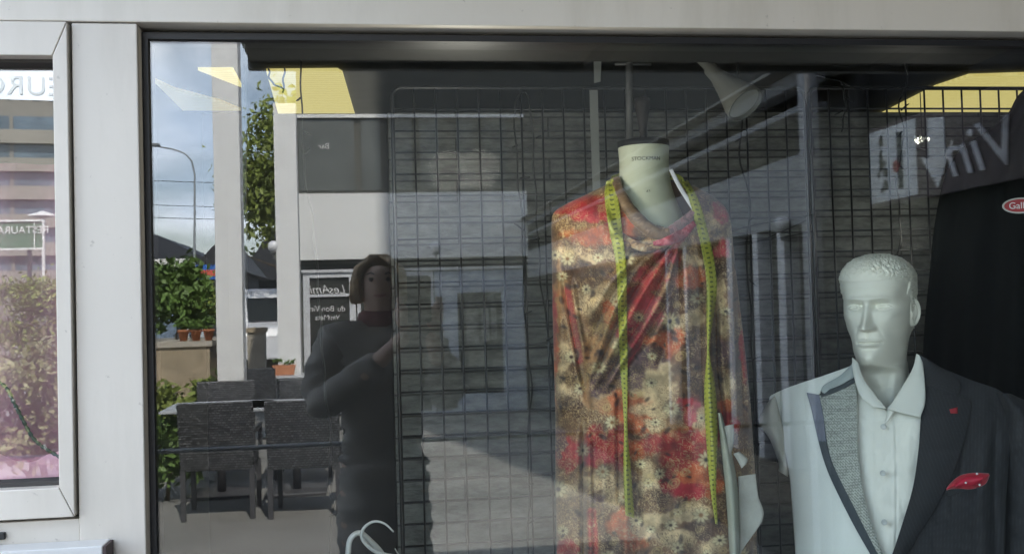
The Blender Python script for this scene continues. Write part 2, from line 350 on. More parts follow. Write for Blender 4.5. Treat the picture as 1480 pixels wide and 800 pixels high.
bw = MB().box(-5.7, 7.7, 4.2, 4.3, .031, 2.395).obj('back_room_wall', mat('room_wall', (.10,.10,.09), .85)); tag(bw, 'dim rear wall of the shop room', 'wall')

# lit yellow ceiling panels
def yellow_mat(name, s):
    m, nt, b = nmat(name); L = nt.links
    tc = nt.nodes.new('ShaderNodeTexCoord'); wv = nt.nodes.new('ShaderNodeTexWave'); wv.bands_direction = 'Y'; wv.inputs['Scale'].default_value = 9; wv.inputs['Distortion'].default_value = 3; wv.inputs['Detail Scale'].default_value = 3
    L.new(tc.outputs['Object'], wv.inputs[0])
    cr = nt.nodes.new('ShaderNodeValToRGB'); cr.color_ramp.elements[0].color = (.80,.66,.22,1); cr.color_ramp.elements[1].color = (.88,.75,.29,1); L.new(wv.outputs['Fac'], cr.inputs[0])
    L.new(cr.outputs[0], b.inputs['Base Color']); L.new(cr.outputs[0], b.inputs['Emission Color']); b.inputs['Emission Strength'].default_value = s; return m
YM = yellow_mat('lit_yellow_panel', .18); YM2 = yellow_mat('ghost_panel_glow', .05)
def ypanel(pts, label, m=YM, z=2.385):
    P = [PZ(px, py, z) for px, py in pts]; c = sum(P, Vector())/len(P)
    o = MB().prism([p-c for p in P], (0,0,.012)).obj('ceiling_light_panel', m); o.location = c
    return tag(o, label, 'ceiling light', 'lit yellow ceiling panels')
ypanel([(385,104),(488,103),(495,107),(513,168),(403,168)], 'broad yellow lit ceiling panel with rounded corner left of the wire grids')
ypanel([(286,102),(337,102),(350,127)], 'small bright yellow triangular panel near the white reflected column')
ypanel([(219,115),(252,130),(320,148),(348,160),(264,160)], 'pale faint yellow panel imitating a ghost reflection at the far left of the pane', YM2)  # dim glow imitates a ghost reflection of the broad yellow panel
ypanel([(1262,172),(1352,127),(1400,111),(1560,106),(1560,172)], 'wide yellow lit ceiling panel seen through the right wire grid')

# wire grid panels
GYP = WY-.09
def grid_panel(x0, n, ztop, zbot, label):
    t = thing('wire_grid_panel', label, 'wire grid', (x0+n*.0255, GYP, zbot), 0, 'black wire display grids in front of the wall')
    c = .0508; w_ = n*c; h = ztop-zbot; r = .022
    path = []
    for cx_, cz, a0 in ((w_-r, h-r, 0), (r, h-r, 90), (r, r, 180), (w_-r, r, 270)):
        for k in range(7): a = R(a0+15*k); path.append((cx_+r*math.cos(a), 0, cz+r*math.sin(a)))
    path.append(path[0]); ox_ = x0 - t.location.x
    fr = MB().tube([(p[0]+ox_, 0, p[2]) for p in path], .0050, 8, False).obj('frame', M_BLACKMETAL, t, True)
    wv = MB(); rr = random.Random(n)
    for i in range(1, n): wv.tube([(ox_+i*c, -.002, .002), (ox_+i*c+rr.uniform(-.0015,.0015), -.002+rr.uniform(-.001,.001), h*.5), (ox_+i*c, -.002, h-.002)], .0025, 6)
    k = 1
    while h-k*c > .01:
        wv.tube([(ox_+.002, .002, h-k*c), (ox_+w_*.5, .002, h-k*c+rr.uniform(-.001,.001)), (ox_+w_-.002, .002, h-k*c)], .0024, 6); k += 1
    wv.obj('wire_mesh', M_BLACKMETAL, t, True); return t
gx0_ = PY(568, 200, GYP).x; gzt_ = PY(600, 127, GYP).z
grid_panel(gx0_, 20, gzt_, .52, 'left wire grid, its rounded corner left of the draped dress form')
grid_panel(gx0_+20*.0508+.012, 22, gzt_+.002, .52, 'right wire grid, behind the mannequin and black cloak')

# cables of the unlit string lights
def cable(paths, Y, label, twigs=(), r=.0021):
    m = MB()
    for pts in paths:
        c = curve_px(pts, max(12, len(pts)*6)); yj = [Y+.006*math.sin(i*1.3) for i in range(len(c))]
        m.tube([PY(p[0]+1.2*math.sin(i*.9), p[1], y) for i, (p, y) in enumerate(zip(c, yj))], r, 6)
    for x, y, dx, dy in twigs:
        m.tube([PY(x, y, Y), PY(x+dx*.6, y+dy*.7, Y-.004), PY(x+dx, y+dy, Y-.006)], [.0022, .0024, .0012], 6)
    o = m.obj('string_light_cable', M_CABLE, None, True)
    return tag(o, label, 'cable', 'dark string light cables hanging in the display')
cable([[(431,66),(435,105),(436,165),(440,250),(453,330),(462,450),(470,560),(479,640),(474,700),(482,725),(477,760),(479,830)]], .5,
      'dark cable with twigs running down left of the grids', [(436,140,-8,6),(440,190,10,5),(447,215,-9,8),(478,640,-16,0),(476,745,14,-4)])
cable([[(388,100),(392,118),(408,128)],[(411,98),(409,134)]], .5, 'short forked cable end over the left yellow panel')
cable([[(762,830),(765,700),(762,640),(768,560),(757,440),(755,330),(748,250),(744,170),(746,142),(755,134),(765,142),(770,200),(775,300),(783,420),(796,500),(800,560)]], .58,
      'looped dark cable hung over the left grid beside the dress form', [(748,210,-8,3),(775,200,7,-4),(757,333,-14,-10),(752,258,14,-2),(780,345,-14,2),(757,455,12,-6),(790,492,14,-8),(763,700,8,-2),(764,755,8,-3)])
cable([[(1064,66),(1066,110),(1072,160),(1070,230),(1085,300),(1078,360),(1084,430),(1089,560),(1094,700),(1100,840)]], .56,
      'dark cable dangling right of the dress form', [(1072,150,10,6),(1070,200,-8,5),(1082,320,8,-6),(1084,405,10,8),(1088,520,12,-6),(1094,640,8,6)])
cable([[(985,352),(1040,338),(1100,323),(1175,310)],[(985,366),(1060,352),(1120,345),(1175,334)],[(1000,358),(1090,350),(1165,318)]], .5, 'three dark cables strung sideways from the draped shoulder', [], .0016)
cable([[(1300,62),(1312,110),(1300,150),(1306,200),(1296,260),(1302,330),(1296,380)]], .6, 'tangled dark cable above the pale mannequin head', [(1310,120,-14,8),(1302,160,12,-10),(1304,190,-10,10),(1300,240,9,6)])
cable([[(1180,110),(1215,118),(1240,130),(1262,125)],[(1215,118),(1222,150),(1216,190)]], .6, 'knotted dark cable end on the right grid beside the ceiling', [(1222,140,12,8),(1218,160,-12,6)])

# strap, pole and bracket hanging behind the form
st = MB().prism([PY(858,70,.6),PY(870,70,.6),PY(868,118,.6),PY(859,120,.6)], (0,.004,0)); st.prism([PY(852,130,.62),PY(864,130,.62),PY(868,280,.62),PY(857,280,.62)], (0,.004,0))
tag(st.obj('hanging_strap', mat('grey_strap', (.2,.21,.2), .7)), 'pale flat strap hanging over the grid left of the form', 'strap')
po = MB().tube([PY(909,60,.55), PY(910,215,.55)], .0085, 10).tube([PY(889,93,.55), PY(941,93,.55)], .0035, 8)
tag(po.obj('hanging_pole', mat('grey_pole', (.09,.09,.09), .5), None, True), 'slim grey pole with a short cross bracket behind the neck cap', 'pole')

# unlit spotlight
def frame_axis(d):
    return Vector(d).to_track_quat('Z', 'Y').to_matrix()
A0 = PY(985, 58, .50); A1 = PY(1078, 152, .36); ax = (A1-A0); Ls = ax.length; Mx = frame_axis(ax)
sp_ = thing('spotlight', 'unlit grey conical spotlight hanging over the right grid', 'spotlight', A0)
M_SPOT = mat('spot_grey', (.16,.16,.14), .85)
o = MB().lathe([(.010,0),(.0105,Ls*.45),(.016,Ls*.46),(.0165,Ls*.55),(.026,Ls*.72),(.042,Ls*.93),(.044,Ls),(.041,Ls),(.038,Ls*.93),(.018,Ls*.7),(.002,Ls*.68)], A0, 32, Mx).obj('housing', M_SPOT)
autosmooth(world_child(o, sp_))
o = MB().lathe([(.001,Ls*.955),(.039,Ls*.955),(.039,Ls*.965),(.001,Ls*.967)], A0, 32, Mx).obj('lens', mat('spot_lens', (.35,.35,.32), .6)); world_child(o, sp_)

# sparkling crystal pendants
M_CRY = emit('lit_crystal', (1,.95,.8), .9); M_CRYG = mat('crystal', (.5,.5,.46), .08, spec=1)
def crystals(px0, px1, py, Y, n, label, sd, watts=.45):
    rr = random.Random(sd); c = PY((px0+px1)/2, py, Y); t = thing('crystal_lamp', label, 'crystal lamp', c)
    m = MB(); m2 = MB()
    for i in range(n):
        p = PY(rr.uniform(px0, px1), py+rr.uniform(-5,5), Y+rr.uniform(-.02,.02)) - c; s_ = rr.uniform(.0015,.0035)
        (m2 if i % 3 else m).lathe([(.0004,-s_*1.6),(s_,0),(.0004,s_*1.2)], p, 6)
    m.obj('bulbs', M_CRY, t); m2.obj('drops', M_CRYG, t)
    MB().tube([(0,0,.006),(0,0,.11)], .0012, 6).obj('cord', M_CABLE, t)
    l_ = bpy.data.lights.new('display_fill', 'POINT'); l_.energy = watts; l_.shadow_soft_size = .04; l_.color = (1,.94,.84); lo = bpy.data.objects.new('display_fill', l_); COL.objects.link(lo); lo.parent = t; lo.location = (0,.04,-.22)  # fill light added below the crystals to brighten the dress and display
crystals(638, 656, 71, .14, 18, 'small sparkling crystal lamp left of the others under the window head', 3)
crystals(676, 708, 69, .14, 20, 'wider sparkling crystal lamp under the window head', 5)
crystals(1322, 1343, 201, .52, 26, 'sparkling crystal lamp beside the reflected wine sign', 8, .10)

# clothes hangers at the bottom
M_HANG = mat('white_hanger', (.62,.62,.58), .3, coat=.3)
def hanger(pts, Y, label, r0_, r1_):
    c = curve_px(pts, 40); rad = [r0_+(r1_-r0_)*i/39 for i in range(40)]
    t = MB().tube([PY(x, y, Y+.0007*i) for i, (x, y) in enumerate(c)], rad, 10).obj('clothes_hanger', M_HANG, None, True)
    return tag(t, label, 'hanger', 'white hangers at the bottom of the display')
hanger([(569,768),(556,756),(540,753),(526,762),(523,776),(534,790),(552,800),(575,806),(600,822)], .28, 'white hanger with its round hook open to the right', .0016, .0062)
hanger([(503,800),(505,782),(512,772),(522,770),(534,780),(548,794),(560,812)], .30, 'white hanger with a stubby bent hook behind the round one', .0055, .0055)
hanger([(571,792),(577,806),(566,822)], .31, 'small stub of a white hanger at the bottom edge', .0012, .0012)

# pink drape, sheer, behind the casement
def sheer(name, col, a):
    m = bpy.data.materials.new(name); m.use_nodes = True; nt = m.node_tree; nt.nodes.clear(); L = nt.links
    o = nt.nodes.new('ShaderNodeOutputMaterial'); mx = nt.nodes.new('ShaderNodeMixShader'); mx.inputs[0].default_value = a
    tr = nt.nodes.new('ShaderNodeBsdfTransparent'); d = nt.nodes.new('ShaderNodeBsdfDiffuse'); d.inputs[0].default_value = (*col, 1)
    tl = nt.nodes.new('ShaderNodeBsdfTranslucent'); tl.inputs[0].default_value = (*col, 1); m2 = nt.nodes.new('ShaderNodeMixShader'); m2.inputs[0].default_value = .3
    L.new(d.outputs[0], m2.inputs[1]); L.new(tl.outputs[0], m2.inputs[2]); L.new(tr.outputs[0], mx.inputs[1]); L.new(m2.outputs[0], mx.inputs[2]); L.new(mx.outputs[0], o.inputs[0]); return m
xs = np.linspace(-1.45, XC-.02, 120); zs = np.linspace(PY(40, 236, .16).z, .9, 60); X, Z = np.meshgrid(xs, zs)
Y_ = .17 + .012*np.sin(X*55+1.5*np.sin(Z*5)) + .03*(fbm(X*5+9, Z*4+3, 4)-.5)
o = link('pink_drape', grid_mesh('pink_drape', np.stack([X, Y_, Z], -1)), sheer('pink_sheer', (.78,.38,.47), .4), None, True)
tag(o, 'sheer pink drape hanging in the side casement window', 'drape')
o = MB().box(-1.6, XC, .5, .55, .3, 2.39).obj('rear_screen', mat('screen_grey', (.16,.15,.15), .8)); tag(o, 'dim grey screen behind the pink drape', 'screen')
# folded pink cloth on the ledge with a beaded green cord
a = [PY(-30,545,.12), PY(5,556,.11), PY(22,585,.10), PY(45,628,.09), PY(62,645,.08), PY(90,662,.075)]
gc = curve_px([(p.x, p.y, p.z) for p in a], 60)
o = MB().tube([tuple(p) for p in gc], [.0030+.0009*math.sin(i*2.1) for i in range(60)], 8).obj('green_cord', mat('green_cord', (.025,.05,.038), .6, var=.5, scale=80), None, True)
tag(o, 'twisted dark green cord draped across the pink cloth in the casement', 'cord')
xs = np.linspace(-1.45, XC-.02, 90); v = np.linspace(0, 1, 30); X, Vv = np.meshgrid(xs, v)
zl = PY(40, 700, .08).z; P = np.stack([X, .05+.12*Vv, zl-.02 + .10*Vv**.7*np.clip(.55+.9*(XC-.05-X), 0, 1.1) + .012*np.sin(X*30+Vv*4)*Vv], -1)
o = link('folded_pink_cloth', grid_mesh('folded_pink_cloth', P), mat('pink_cloth', (.75,.40,.48), .7, var=.08), None, True); solid(o, .004)
tag(o, 'folded pink cloth lying along the casement ledge', 'cloth')
o = MB().box(-1.6, XC-.004, .052, .3, zl-.06, zl-.03).obj('window_ledge', mat('ledge_grey', (.25,.25,.25), .7)); tag(o, 'grey ledge inside the side casement', 'ledge')
# ------------------------------------------------------------------ dress form with draped fabric
def facing(px, Y):
    p = PY(px, 400, Y); d = Vector((CAM.x-p.x, CAM.y-p.y, 0)).normalized(); return p, d
FO, FN = facing(935, .38)
M_FORM = mat('form_canvas', (.50,.51,.38), .7, var=.05, scale=12, bump=.15, bscale=500)
form = thing('dress_form', 'cream tailor dress form with black neck cap under the floral drape', 'dress form', (FO.x, FO.y, ZB))
nc = PP(930, 213, FO, FN); kpx = (PP(967,213,FO,FN)-PP(893,213,FO,FN)).length/74     # metres per photo pixel here
def zpx(py): return PP(932, py, FO, FN).z
prof = [(.036,zpx(212)),(.0368,zpx(214)),(.0355,zpx(232)),(.0358,zpx(250)),(.038,zpx(268)),(.044,zpx(290)),(.052,zpx(310)),(.058,zpx(330)),(.060,zpx(360)),(.062,zpx(420)),(.060,zpx(520)),(.055,zpx(640)),(.062,zpx(760)),(.064,zpx(900)),(.05,zpx(960))]
prof = [(r_*37*kpx/.0368 if i < 4 else r_*37*kpx/.0368, z-ZB) for i, (r_, z) in enumerate(prof)]
cnc = FO + (nc-FO).project(Vector((0,0,1))) ; loc = Vector((nc.x-FO.x, nc.y-FO.y, 0))
neck = MB().lathe(prof[::-1], loc, 48).obj('form_body', M_FORM, form, True)
zt = prof[0][1]
cap = MB().lathe([(.0362*37*kpx/.0368, zt-.002),(.0375*37*kpx/.0368, zt+.001),(.0372*37*kpx/.0368, zt+.011),(.03,zt+.0125),(.012,zt+.013),(.012,zt+.016)], loc, 40).obj('neck_cap', mat('cap_black', (.006,.005,.005), .6, spec=.2), form, True)
s_ = (zpx(135)-zpx(207))
MB().lathe([(.007,zt+.010),(.010,zt+.018),(.006,zt+.026),(.008,zt+.032),(.0125,zt+s_*.6),(.0175,zt+s_*.85),(.0165,zt+s_*.97),(.010,zt+s_)], loc, 28).obj('finial', mat('dark_wood', (.012,.008,.007), .55, spec=.2), form, True)
MB().tube([Vector((loc.x, loc.y, z)) for z in (.004, .4)], .014, 12).obj('pole', M_BLACKMETAL, form, True)
MB().lathe([(.16,.001),(.16,.012),(.03,.03),(.02,.05)], loc, 40).obj('base', M_BLACKMETAL, form, True)
def text_mesh(txt, size, extr=.0002, shear=0, space=1):
    c = bpy.data.curves.new('t', 'FONT'); c.body = txt; c.size = size; c.extrude = extr; c.shear = shear; c.space_character = space; c.align_x = 'CENTER'
    o = bpy.data.objects.new('t', c); COL.objects.link(o); dg = bpy.context.evaluated_depsgraph_get(); me = bpy.data.meshes.new_from_object(o.evaluated_get(dg))
    bpy.data.objects.remove(o); bpy.data.curves.remove(c); return me
def wrap_text(txt, size, zc, ang, rad, name):
    me = text_mesh(txt, size, .0003)
    # subdivide so that the letters bend
    bm = bmesh.new(); bm.from_mesh(me); bmesh.ops.triangulate(bm, faces=bm.faces); bm.to_mesh(me); bm.free()
    a0 = math.atan2(FN.y, FN.x)
    for v_ in me.vertices:
        a = a0 + ang + v_.co.x/rad; r_ = rad + .0006 + v_.co.z; v_.co = Vector((loc.x+r_*math.cos(a), loc.y+r_*math.sin(a), zc+v_.co.y))
    return link(name, me, mat('ink', (.09,.09,.08), .8), form)
rn = prof[2][0]
wrap_text('STOCKMAN', .0115, zpx(236)-ZB, .10, rn, 'maker_lettering')
wrap_text('43', .009, zpx(283)-ZB, .12, prof[4][0]+.0045, 'size_number')

# dress surface
def Ls_(py): return interp(py, [(258,886),(264,884),(272,866),(282,846),(294,820),(304,803),(312,798),(330,797),(450,799),(600,803),(700,803),(860,806)])
def Rs_(py): return interp(py, [(258,978),(264,990),(272,1010),(282,1028),(294,1044),(306,1052),(320,1056),(380,1062),(450,1070),(520,1078),(600,1086),(680,1091),(720,1093),(860,1094)])
NR, NC = 520, 330
py = np.linspace(259, 850, NR); Lx = smooth1(Ls_(py), 7); Rx = smooth1(Rs_(py), 7)
u = np.linspace(-1, 1, NC); a = u*np.pi/2*.985; s = np.sin(a)*.55+u*.45
PXg = ((Lx+Rx)/2)[:, None] + ((Rx-Lx)/2)[:, None]*s[None]; PYg = np.repeat(py[:, None], NC, 1)
D = interp(py, [(259,.062),(275,.074),(300,.088),(340,.106),(400,.120),(480,.116),(560,.106),(650,.112),(850,.118)])
prof_u = (1-np.abs(s)**2.3)**.5
dep = D[:, None]*prof_u[None]
def ridge(line, amp, w, sharp=False):
    amp = amp*2.5
    c = curve_px(line, 120); d = np.full(PXg.shape, 1e9); t = np.zeros_like(d)
    for k in range(0, 120):
        dd = (PXg-c[k,0])**2 + (PYg-c[k,1])**2; mk = dd < d; d[mk] = dd[mk]; t[mk] = k/119
    env = np.clip(np.minimum(t, 1-t)*7, 0.0, 1) if not sharp else np.clip(np.minimum(t, 1-t)*30, 0, 1)
    return amp*np.exp(-d/(w*w))*env
K = (988, 332)
for mid, end, amp, w in (((903,415),(849,556),.007,6),((915,425),(852,560),-.007,4),((925,432),(856,562),.008,6),((938,440),(862,568),-.006,4),((950,440),(868,575),.006,6),
                         ((962,440),(880,560),-.006,5),((895,395),(845,470),.006,8),((880,440),(845,545),-.004,8),((965,430),(935,520),.005,7),((975,440),(950,540),-.005,6)):
    dep = dep + ridge([K, mid, end], amp, w)
for ln, amp, w in ((([(896,352),(925,356),(960,350),(985,338)]),.007,5),([(900,345),(930,348),(962,345)],-.008,4),([(905,366),(935,362),(965,352)],-.007,4),([(880,340),(905,352),(940,372)],-.004,5),
                   ([(870,300),(890,340),(915,360)],.005,7),([(1000,330),(1025,320),(1050,312)],-.004,5),([(990,345),(1020,340),(1055,345)],.004,6),
                   ([(814,400),(822,450),(838,530),(852,590)],-.008,4),([(824,400),(834,460),(848,530)],.006,5),([(806,330),(808,450),(812,600)],.004,5),
                   ([(843,600),(842,700),(844,850)],-.010,3.5),([(850,605),(852,700),(853,850)],.007,5),([(893,560),(893,640),(895,740)],-.005,3.5),([(875,600),(872,700),(870,840)],.005,10),
                   ([(832,610),(830,700),(828,850)],.004,7),([(916,600),(920,700),(925,850)],-.005,8),([(905,590),(905,700),(903,850)],.005,6),
                   ([(1005,345),(1000,430),(985,520),(975,640)],.004,9),([(1034,420),(1036,520),(1044,600),(1052,700)],-.012,4.5),([(1026,430),(1026,560),(1034,700)],.006,6),
                   ([(1050,330),(1056,450),(1066,600)],.006,7),([(1062,400),(1068,500),(1076,620)],-.006,5),([(960,600),(950,700),(945,840)],.005,14),([(1000,560),(1002,700),(1005,840)],-.004,14),
                   ([(985,335),(1010,390),(1020,470)],-.005,6),([(978,350),(992,400),(990,460)],.005,6)):
    dep = dep + ridge(ln, amp, w)
dep = dep + .010*(fbm(PXg/45, PYg/160, 11)-.5)*np.clip(prof_u*1.5, 0, 1) + .003*(fbm(PXg/12, PYg/50, 12)-.5)
P = PPn(PXg, PYg, FO, FN, dep)
# ---- the printed pattern
RED=(.40,.025,.035); CRI=(.36,.02,.04); ORA=(.52,.15,.055); CRE=(.62,.48,.29); BRO=(.11,.055,.03); MAU=(.15,.085,.09); PIN=(.52,.12,.14); TAN=(.44,.27,.13); KHA=(.20,.115,.06)
B = [(835,298,52,20,RED),(850,308,46,10,CRI),(900,300,28,40,CRI),(865,340,55,20,ORA),(905,320,18,26,ORA),(820,368,28,13,CRE),(868,372,34,8,CRE),(850,398,55,15,BRO),(910,400,40,10,MAU),(935,398,22,16,PIN),
 (870,425,48,16,CRE),(850,440,22,16,CRE),(812,420,9,50,TAN),(870,470,22,22,KHA),(885,470,18,14,CRE),(862,505,26,26,TAN),(880,455,10,22,ORA),(905,475,14,14,MAU),(890,500,14,22,CRE),
 (965,372,22,13,PIN),(945,402,22,15,RED),(925,430,24,18,RED),(950,450,28,24,PIN),(905,475,16,18,PIN),(895,530,20,18,MAU),(920,485,16,20,CRI),(960,495,26,20,ORA),(945,520,40,22,MAU),(940,560,46,30,CRE),(915,545,18,20,MAU),(970,540,20,22,CRE),
 (1030,300,26,24,MAU),(1020,322,22,14,CRE),(1042,310,14,14,PIN),(970,350,30,8,CRE),(930,352,26,8,CRE),(1005,375,24,12,CRE),(1000,402,28,20,ORA),(1045,360,14,16,PIN),(1045,395,14,14,BRO),(985,440,36,26,BRO),(1000,460,20,14,CRE),(975,470,26,9,CRE),(1005,505,32,34,BRO),(975,500,14,30,ORA),(985,530,20,30,KHA),
 (1040,425,10,34,CRE),(1045,470,12,22,CRE),(1046,510,14,20,MAU),(1050,555,14,16,CRE),(1050,585,14,14,ORA),(1052,608,16,16,RED),(1078,500,7,56,RED),(1076,430,6,30,ORA),
 (803,500,7,90,ORA),(803,460,5,40,CRI),(816,520,12,40,CRE),(822,560,18,30,CRE),(830,540,9,26,BRO),(835,590,20,18,BRO),(848,560,12,30,TAN),(870,560,20,20,MAU),(880,580,30,16,CRE),(900,585,40,20,ORA),(865,585,20,14,TAN),
 (950,592,46,18,CRE),(925,610,34,16,ORA),(965,620,28,16,TAN),(1000,590,16,30,PIN),(1010,560,22,20,BRO),(990,580,14,14,RED),(1018,610,14,26,CRE),
 (824,655,26,27,RED),(862,646,22,32,RED),(893,646,16,32,RED),(862,662,30,14,CRI),(810,640,8,30,MAU),(925,650,26,16,ORA),(950,640,24,16,RED),(945,610,22,14,CRE),
 (1005,640,40,26,RED),(985,668,32,22,RED),(975,700,24,24,CRI),(1010,690,34,24,ORA),(1000,712,30,14,CRI),(1030,700,16,20,ORA),(935,695,22,34,CRE),(945,720,26,14,BRO),(925,730,26,18,KHA),(820,705,26,16,CRE),(870,695,40,14,CRE),(890,715,26,20,CRE),(865,718,18,8,MAU),
 (828,745,26,26,KHA),(870,755,24,14,BRO),(896,755,20,18,ORA),(880,785,34,18,BRO),(915,780,20,20,ORA),(935,760,26,26,CRE),(960,745,40,12,CRE),(1005,740,36,14,CRE),(1015,765,34,16,BRO),(975,778,34,20,CRE),(1030,790,30,16,CRE),(820,795,18,20,RED),(820,840,20,20,CRE),(900,825,60,22,RED),(1000,825,40,20,ORA)]
wx = PXg + 22*(fbm(PXg/22, PYg/22, 21)-.5) + 5*(vnoise(PXg/6, PYg/6, 25)-.5); wy = PYg + 22*(fbm(PXg/22, PYg/22, 31)-.5) + 5*(vnoise(PXg/6, PYg/6, 35)-.5)
C = np.zeros(PXg.shape+(3,)); C[:] = KHA
nb = fbm(PXg/30, PYg/30, 41); C = C*(.7+.6*nb)[..., None]
for x, y, rx, ry, c in B:
    if c is CRE: rx, ry = rx*.84, ry*.84
    d = ((wx-x)/rx)**2 + ((wy-y)/ry)**2; al = 1/(1+np.exp((d-.85)*9)); C = C*(1-al[..., None]*.92) + np.array(c)*al[..., None]*.92
def stripe(line, w, col, a_=.95):
    global C
    c = curve_px(line, 90); d = np.full(PXg.shape, 1e9)
    for k in range(90): d = np.minimum(d, (PXg-c[k,0])**2+(PYg-c[k,1])**2)
    al = a_/(1+np.exp((np.sqrt(d)-w)*1.6)); C = C*(1-al[..., None]) + np.array(col)*al[..., None]
stripe([(820,418),(828,460),(838,520)], 5, RED); stripe([(812,400),(818,450),(828,510)], 2, CRE); stripe([(855,740),(858,790),(860,850)], 7, RED); stripe([(843,610),(842,700),(843,790)], 2, CRE, .7)
stripe([(985,345),(930,425),(895,480)], 5, RED, .8); stripe([(975,345),(915,415),(860,500)], 2, BRO, .6); stripe([(945,455),(925,490),(905,530)], 4, CRI, .7)
# scroll work: thin contour lines, light on dark and dark on light
lum = C.mean(-1)
sc_ = fbm(PXg/11, PYg/11, 51, 3)*7; ln = np.abs((sc_ % 1)-.5); lin = np.exp(-(ln/.11)**2)
reg = 1/(1+np.exp(-(fbm(PXg/26, PYg/26, 61)-.44)*30))
tgt = np.where((lum > .26)[..., None], np.array((.12,.07,.04)), np.array((.58,.45,.27)))
isred = np.clip((C[..., 0]-2.2*C[..., 1]-.12)*6, 0, 1)*np.clip(1.2-2*fbm(PXg/35, PYg/35, 71), 0, 1)
al = lin*reg*(.75)*(1-.8*isred); C = C*(1-al[..., None]) + tgt*al[..., None]
s2 = fbm(PXg/5.5+40, PYg/5.5, 151, 2)*5; l2 = np.exp(-((np.abs((s2 % 1)-.5))/.12)**2); r2 = 1/(1+np.exp(-(fbm(PXg/34, PYg/34, 161)-.47)*30)); a2 = l2*r2*.5*(1-.7*isred)
t2 = np.where((lum > .22)[..., None], np.array((.20,.09,.035)), np.array((.62,.46,.22))); C = C*(1-a2[..., None]) + t2*a2[..., None]
# daisies: cream petals, dark centre
rr = random.Random(5); fl_ = []
for _ in range(4000):
    x, y = rr.uniform(800,1085), rr.uniform(345,845); i = int((y-259)/591*(NR-1)); j = int(np.argmin(np.abs(PXg[i]-x)))
    cc = C[i, j]; 
    if cc[1] < .2 or cc[0] > cc[1]*1.9: continue
    r_ = rr.uniform(8, 16)
    if all((x-a_)**2+(y-b__)**2 > (.8*(r_+c_))**2 for a_, b__, c_ in fl_): fl_.append((x, y, r_))
for x, y, r_ in fl_[:44]:
    sq = rr.uniform(.7, 1.05); th0 = rr.uniform(0, 6); npet = rr.choice([7,8,9,11]); dx = PXg-x; dy = (PYg-y)/sq; d = np.hypot(dx, dy)/r_; th = np.arctan2(dy, dx)+th0
    edge = .45*(1+.5*fbm(PXg/5, PYg/5, 88))+.30*np.abs(np.cos(th*npet/2)); al = 1/(1+np.exp((d-edge)*14)); br_ = .95-.25*np.exp(-((np.abs(np.sin(th*npet/2))-1)/.2)**2)
    colp = np.array((.74,.64,.40))*rr.uniform(.8,1.05); C = C*(1-al[..., None]*.85) + colp*(br_*al*.85)[..., None]
    rim = np.exp(-((d-edge)/.07)**2)*.45; C = C*(1-rim[..., None]) + np.array((.1,.06,.04))*rim[..., None]
    ac = 1/(1+np.exp((d-.22)*30)); C = C*(1-ac[..., None]) + np.array(rr.choice([(.07,.03,.02),(.25,.12,.03),(.04,.02,.02)]))*ac[..., None]
# dark seeds and eyes
for _ in range(110):
    x, y = rr.uniform(800,1085), rr.uniform(380,845); r_ = rr.uniform(1.2, 3.4); th0 = rr.uniform(0, 3); dx = PXg-x; dy = PYg-y
    d = np.hypot((dx*math.cos(th0)+dy*math.sin(th0))/2, -dx*math.sin(th0)+dy*math.cos(th0))/r_; al = .8/(1+np.exp((d-1)*6)); C = C*(1-al[..., None]) + np.array((.05,.03,.025))*al[..., None]
# ringed paisley eyes
for _ in range(46):
    x, y = rr.uniform(810,1080), rr.uniform(300,840); r_ = rr.uniform(4, 9); d = np.hypot(PXg-x, (PYg-y)*1.2+.3*(PXg-x))/r_
    al = (.6*np.exp(-((d-.9)/.13)**2) + .6*np.exp(-((d-.45)/.15)**2)); C = C*(1-al[..., None]) + np.array((.55,.42,.2))*al[..., None]
C *= (.93+.14*fbm(PXg/2.2, PYg/2.2, 81, 2))[..., None]; blot = fbm(PXg/14, PYg/14, 77, 4); C *= (.66+.55*np.clip((blot-.28)/.4, 0, 1))[..., None]; C = np.clip((C**1.25)*1.12, 0, 1)
me = grid_mesh('draped_fabric', P)
# neck opening
poly = np.array([(860,240),(884,252),(893,262),(905,281),(922,306),(944,323),(966,329),(986,317),(1003,305),(1000,275),(990,240)], float)
def inpoly(x, y):
    c = np.zeros(x.shape, bool); n = len(poly); j = n-1
    for i in range(n):
        xi, yi = poly[i]; xj, yj = poly[j]; m_ = ((yi > y) != (yj > y)) & (x < (xj-xi)*(y-yi)/(yj-yi+1e-9)+xi); c ^= m_; j = i
    return c
ins = inpoly(PXg, PYg).ravel(); set_col(me, 'col', C)
bm = bmesh.new(); bm.from_mesh(me); bm.verts.ensure_lookup_table(); bmesh.ops.delete(bm, geom=[bm.verts[i] for i in np.nonzero(ins)[0]], context='VERTS'); bm.to_mesh(me); bm.free()
M_CLOTH = attr_mat('printed_silk', rough=.55, sheen=.15, bump=.06, bscale=500)
dress = thing('draped_fabric', 'red brown and cream floral fabric draped and tucked over the dress form', 'draped fabric', (FO.x, FO.y, ZB))
o = link('front_drape', me, M_CLOTH, None, True); world_child(o, dress); solid(o, .0012)
# back of the drape
ub = np.linspace(-1, 1, 60); pyb = np.linspace(262, 850, 60); PXb = ((Ls_(pyb)+Rs_(pyb))/2)[:, None] + ((Rs_(pyb)-Ls_(pyb))/2*.985)[:, None]*ub[None]
Pb = PPn(PXb, np.repeat(pyb[:, None], 60, 1), FO, FN, -np.interp(pyb, [262,340,850], [.03,.085,.10])[:, None]*(1-np.abs(ub)**2.3)**.5)
me = grid_mesh('back_drape', Pb); set_col(me, 'col', np.tile(np.array((.2,.12,.08)), (3600, 1))); o = link('back_drape', me, M_CLOTH, None, True); world_child(o, dress)
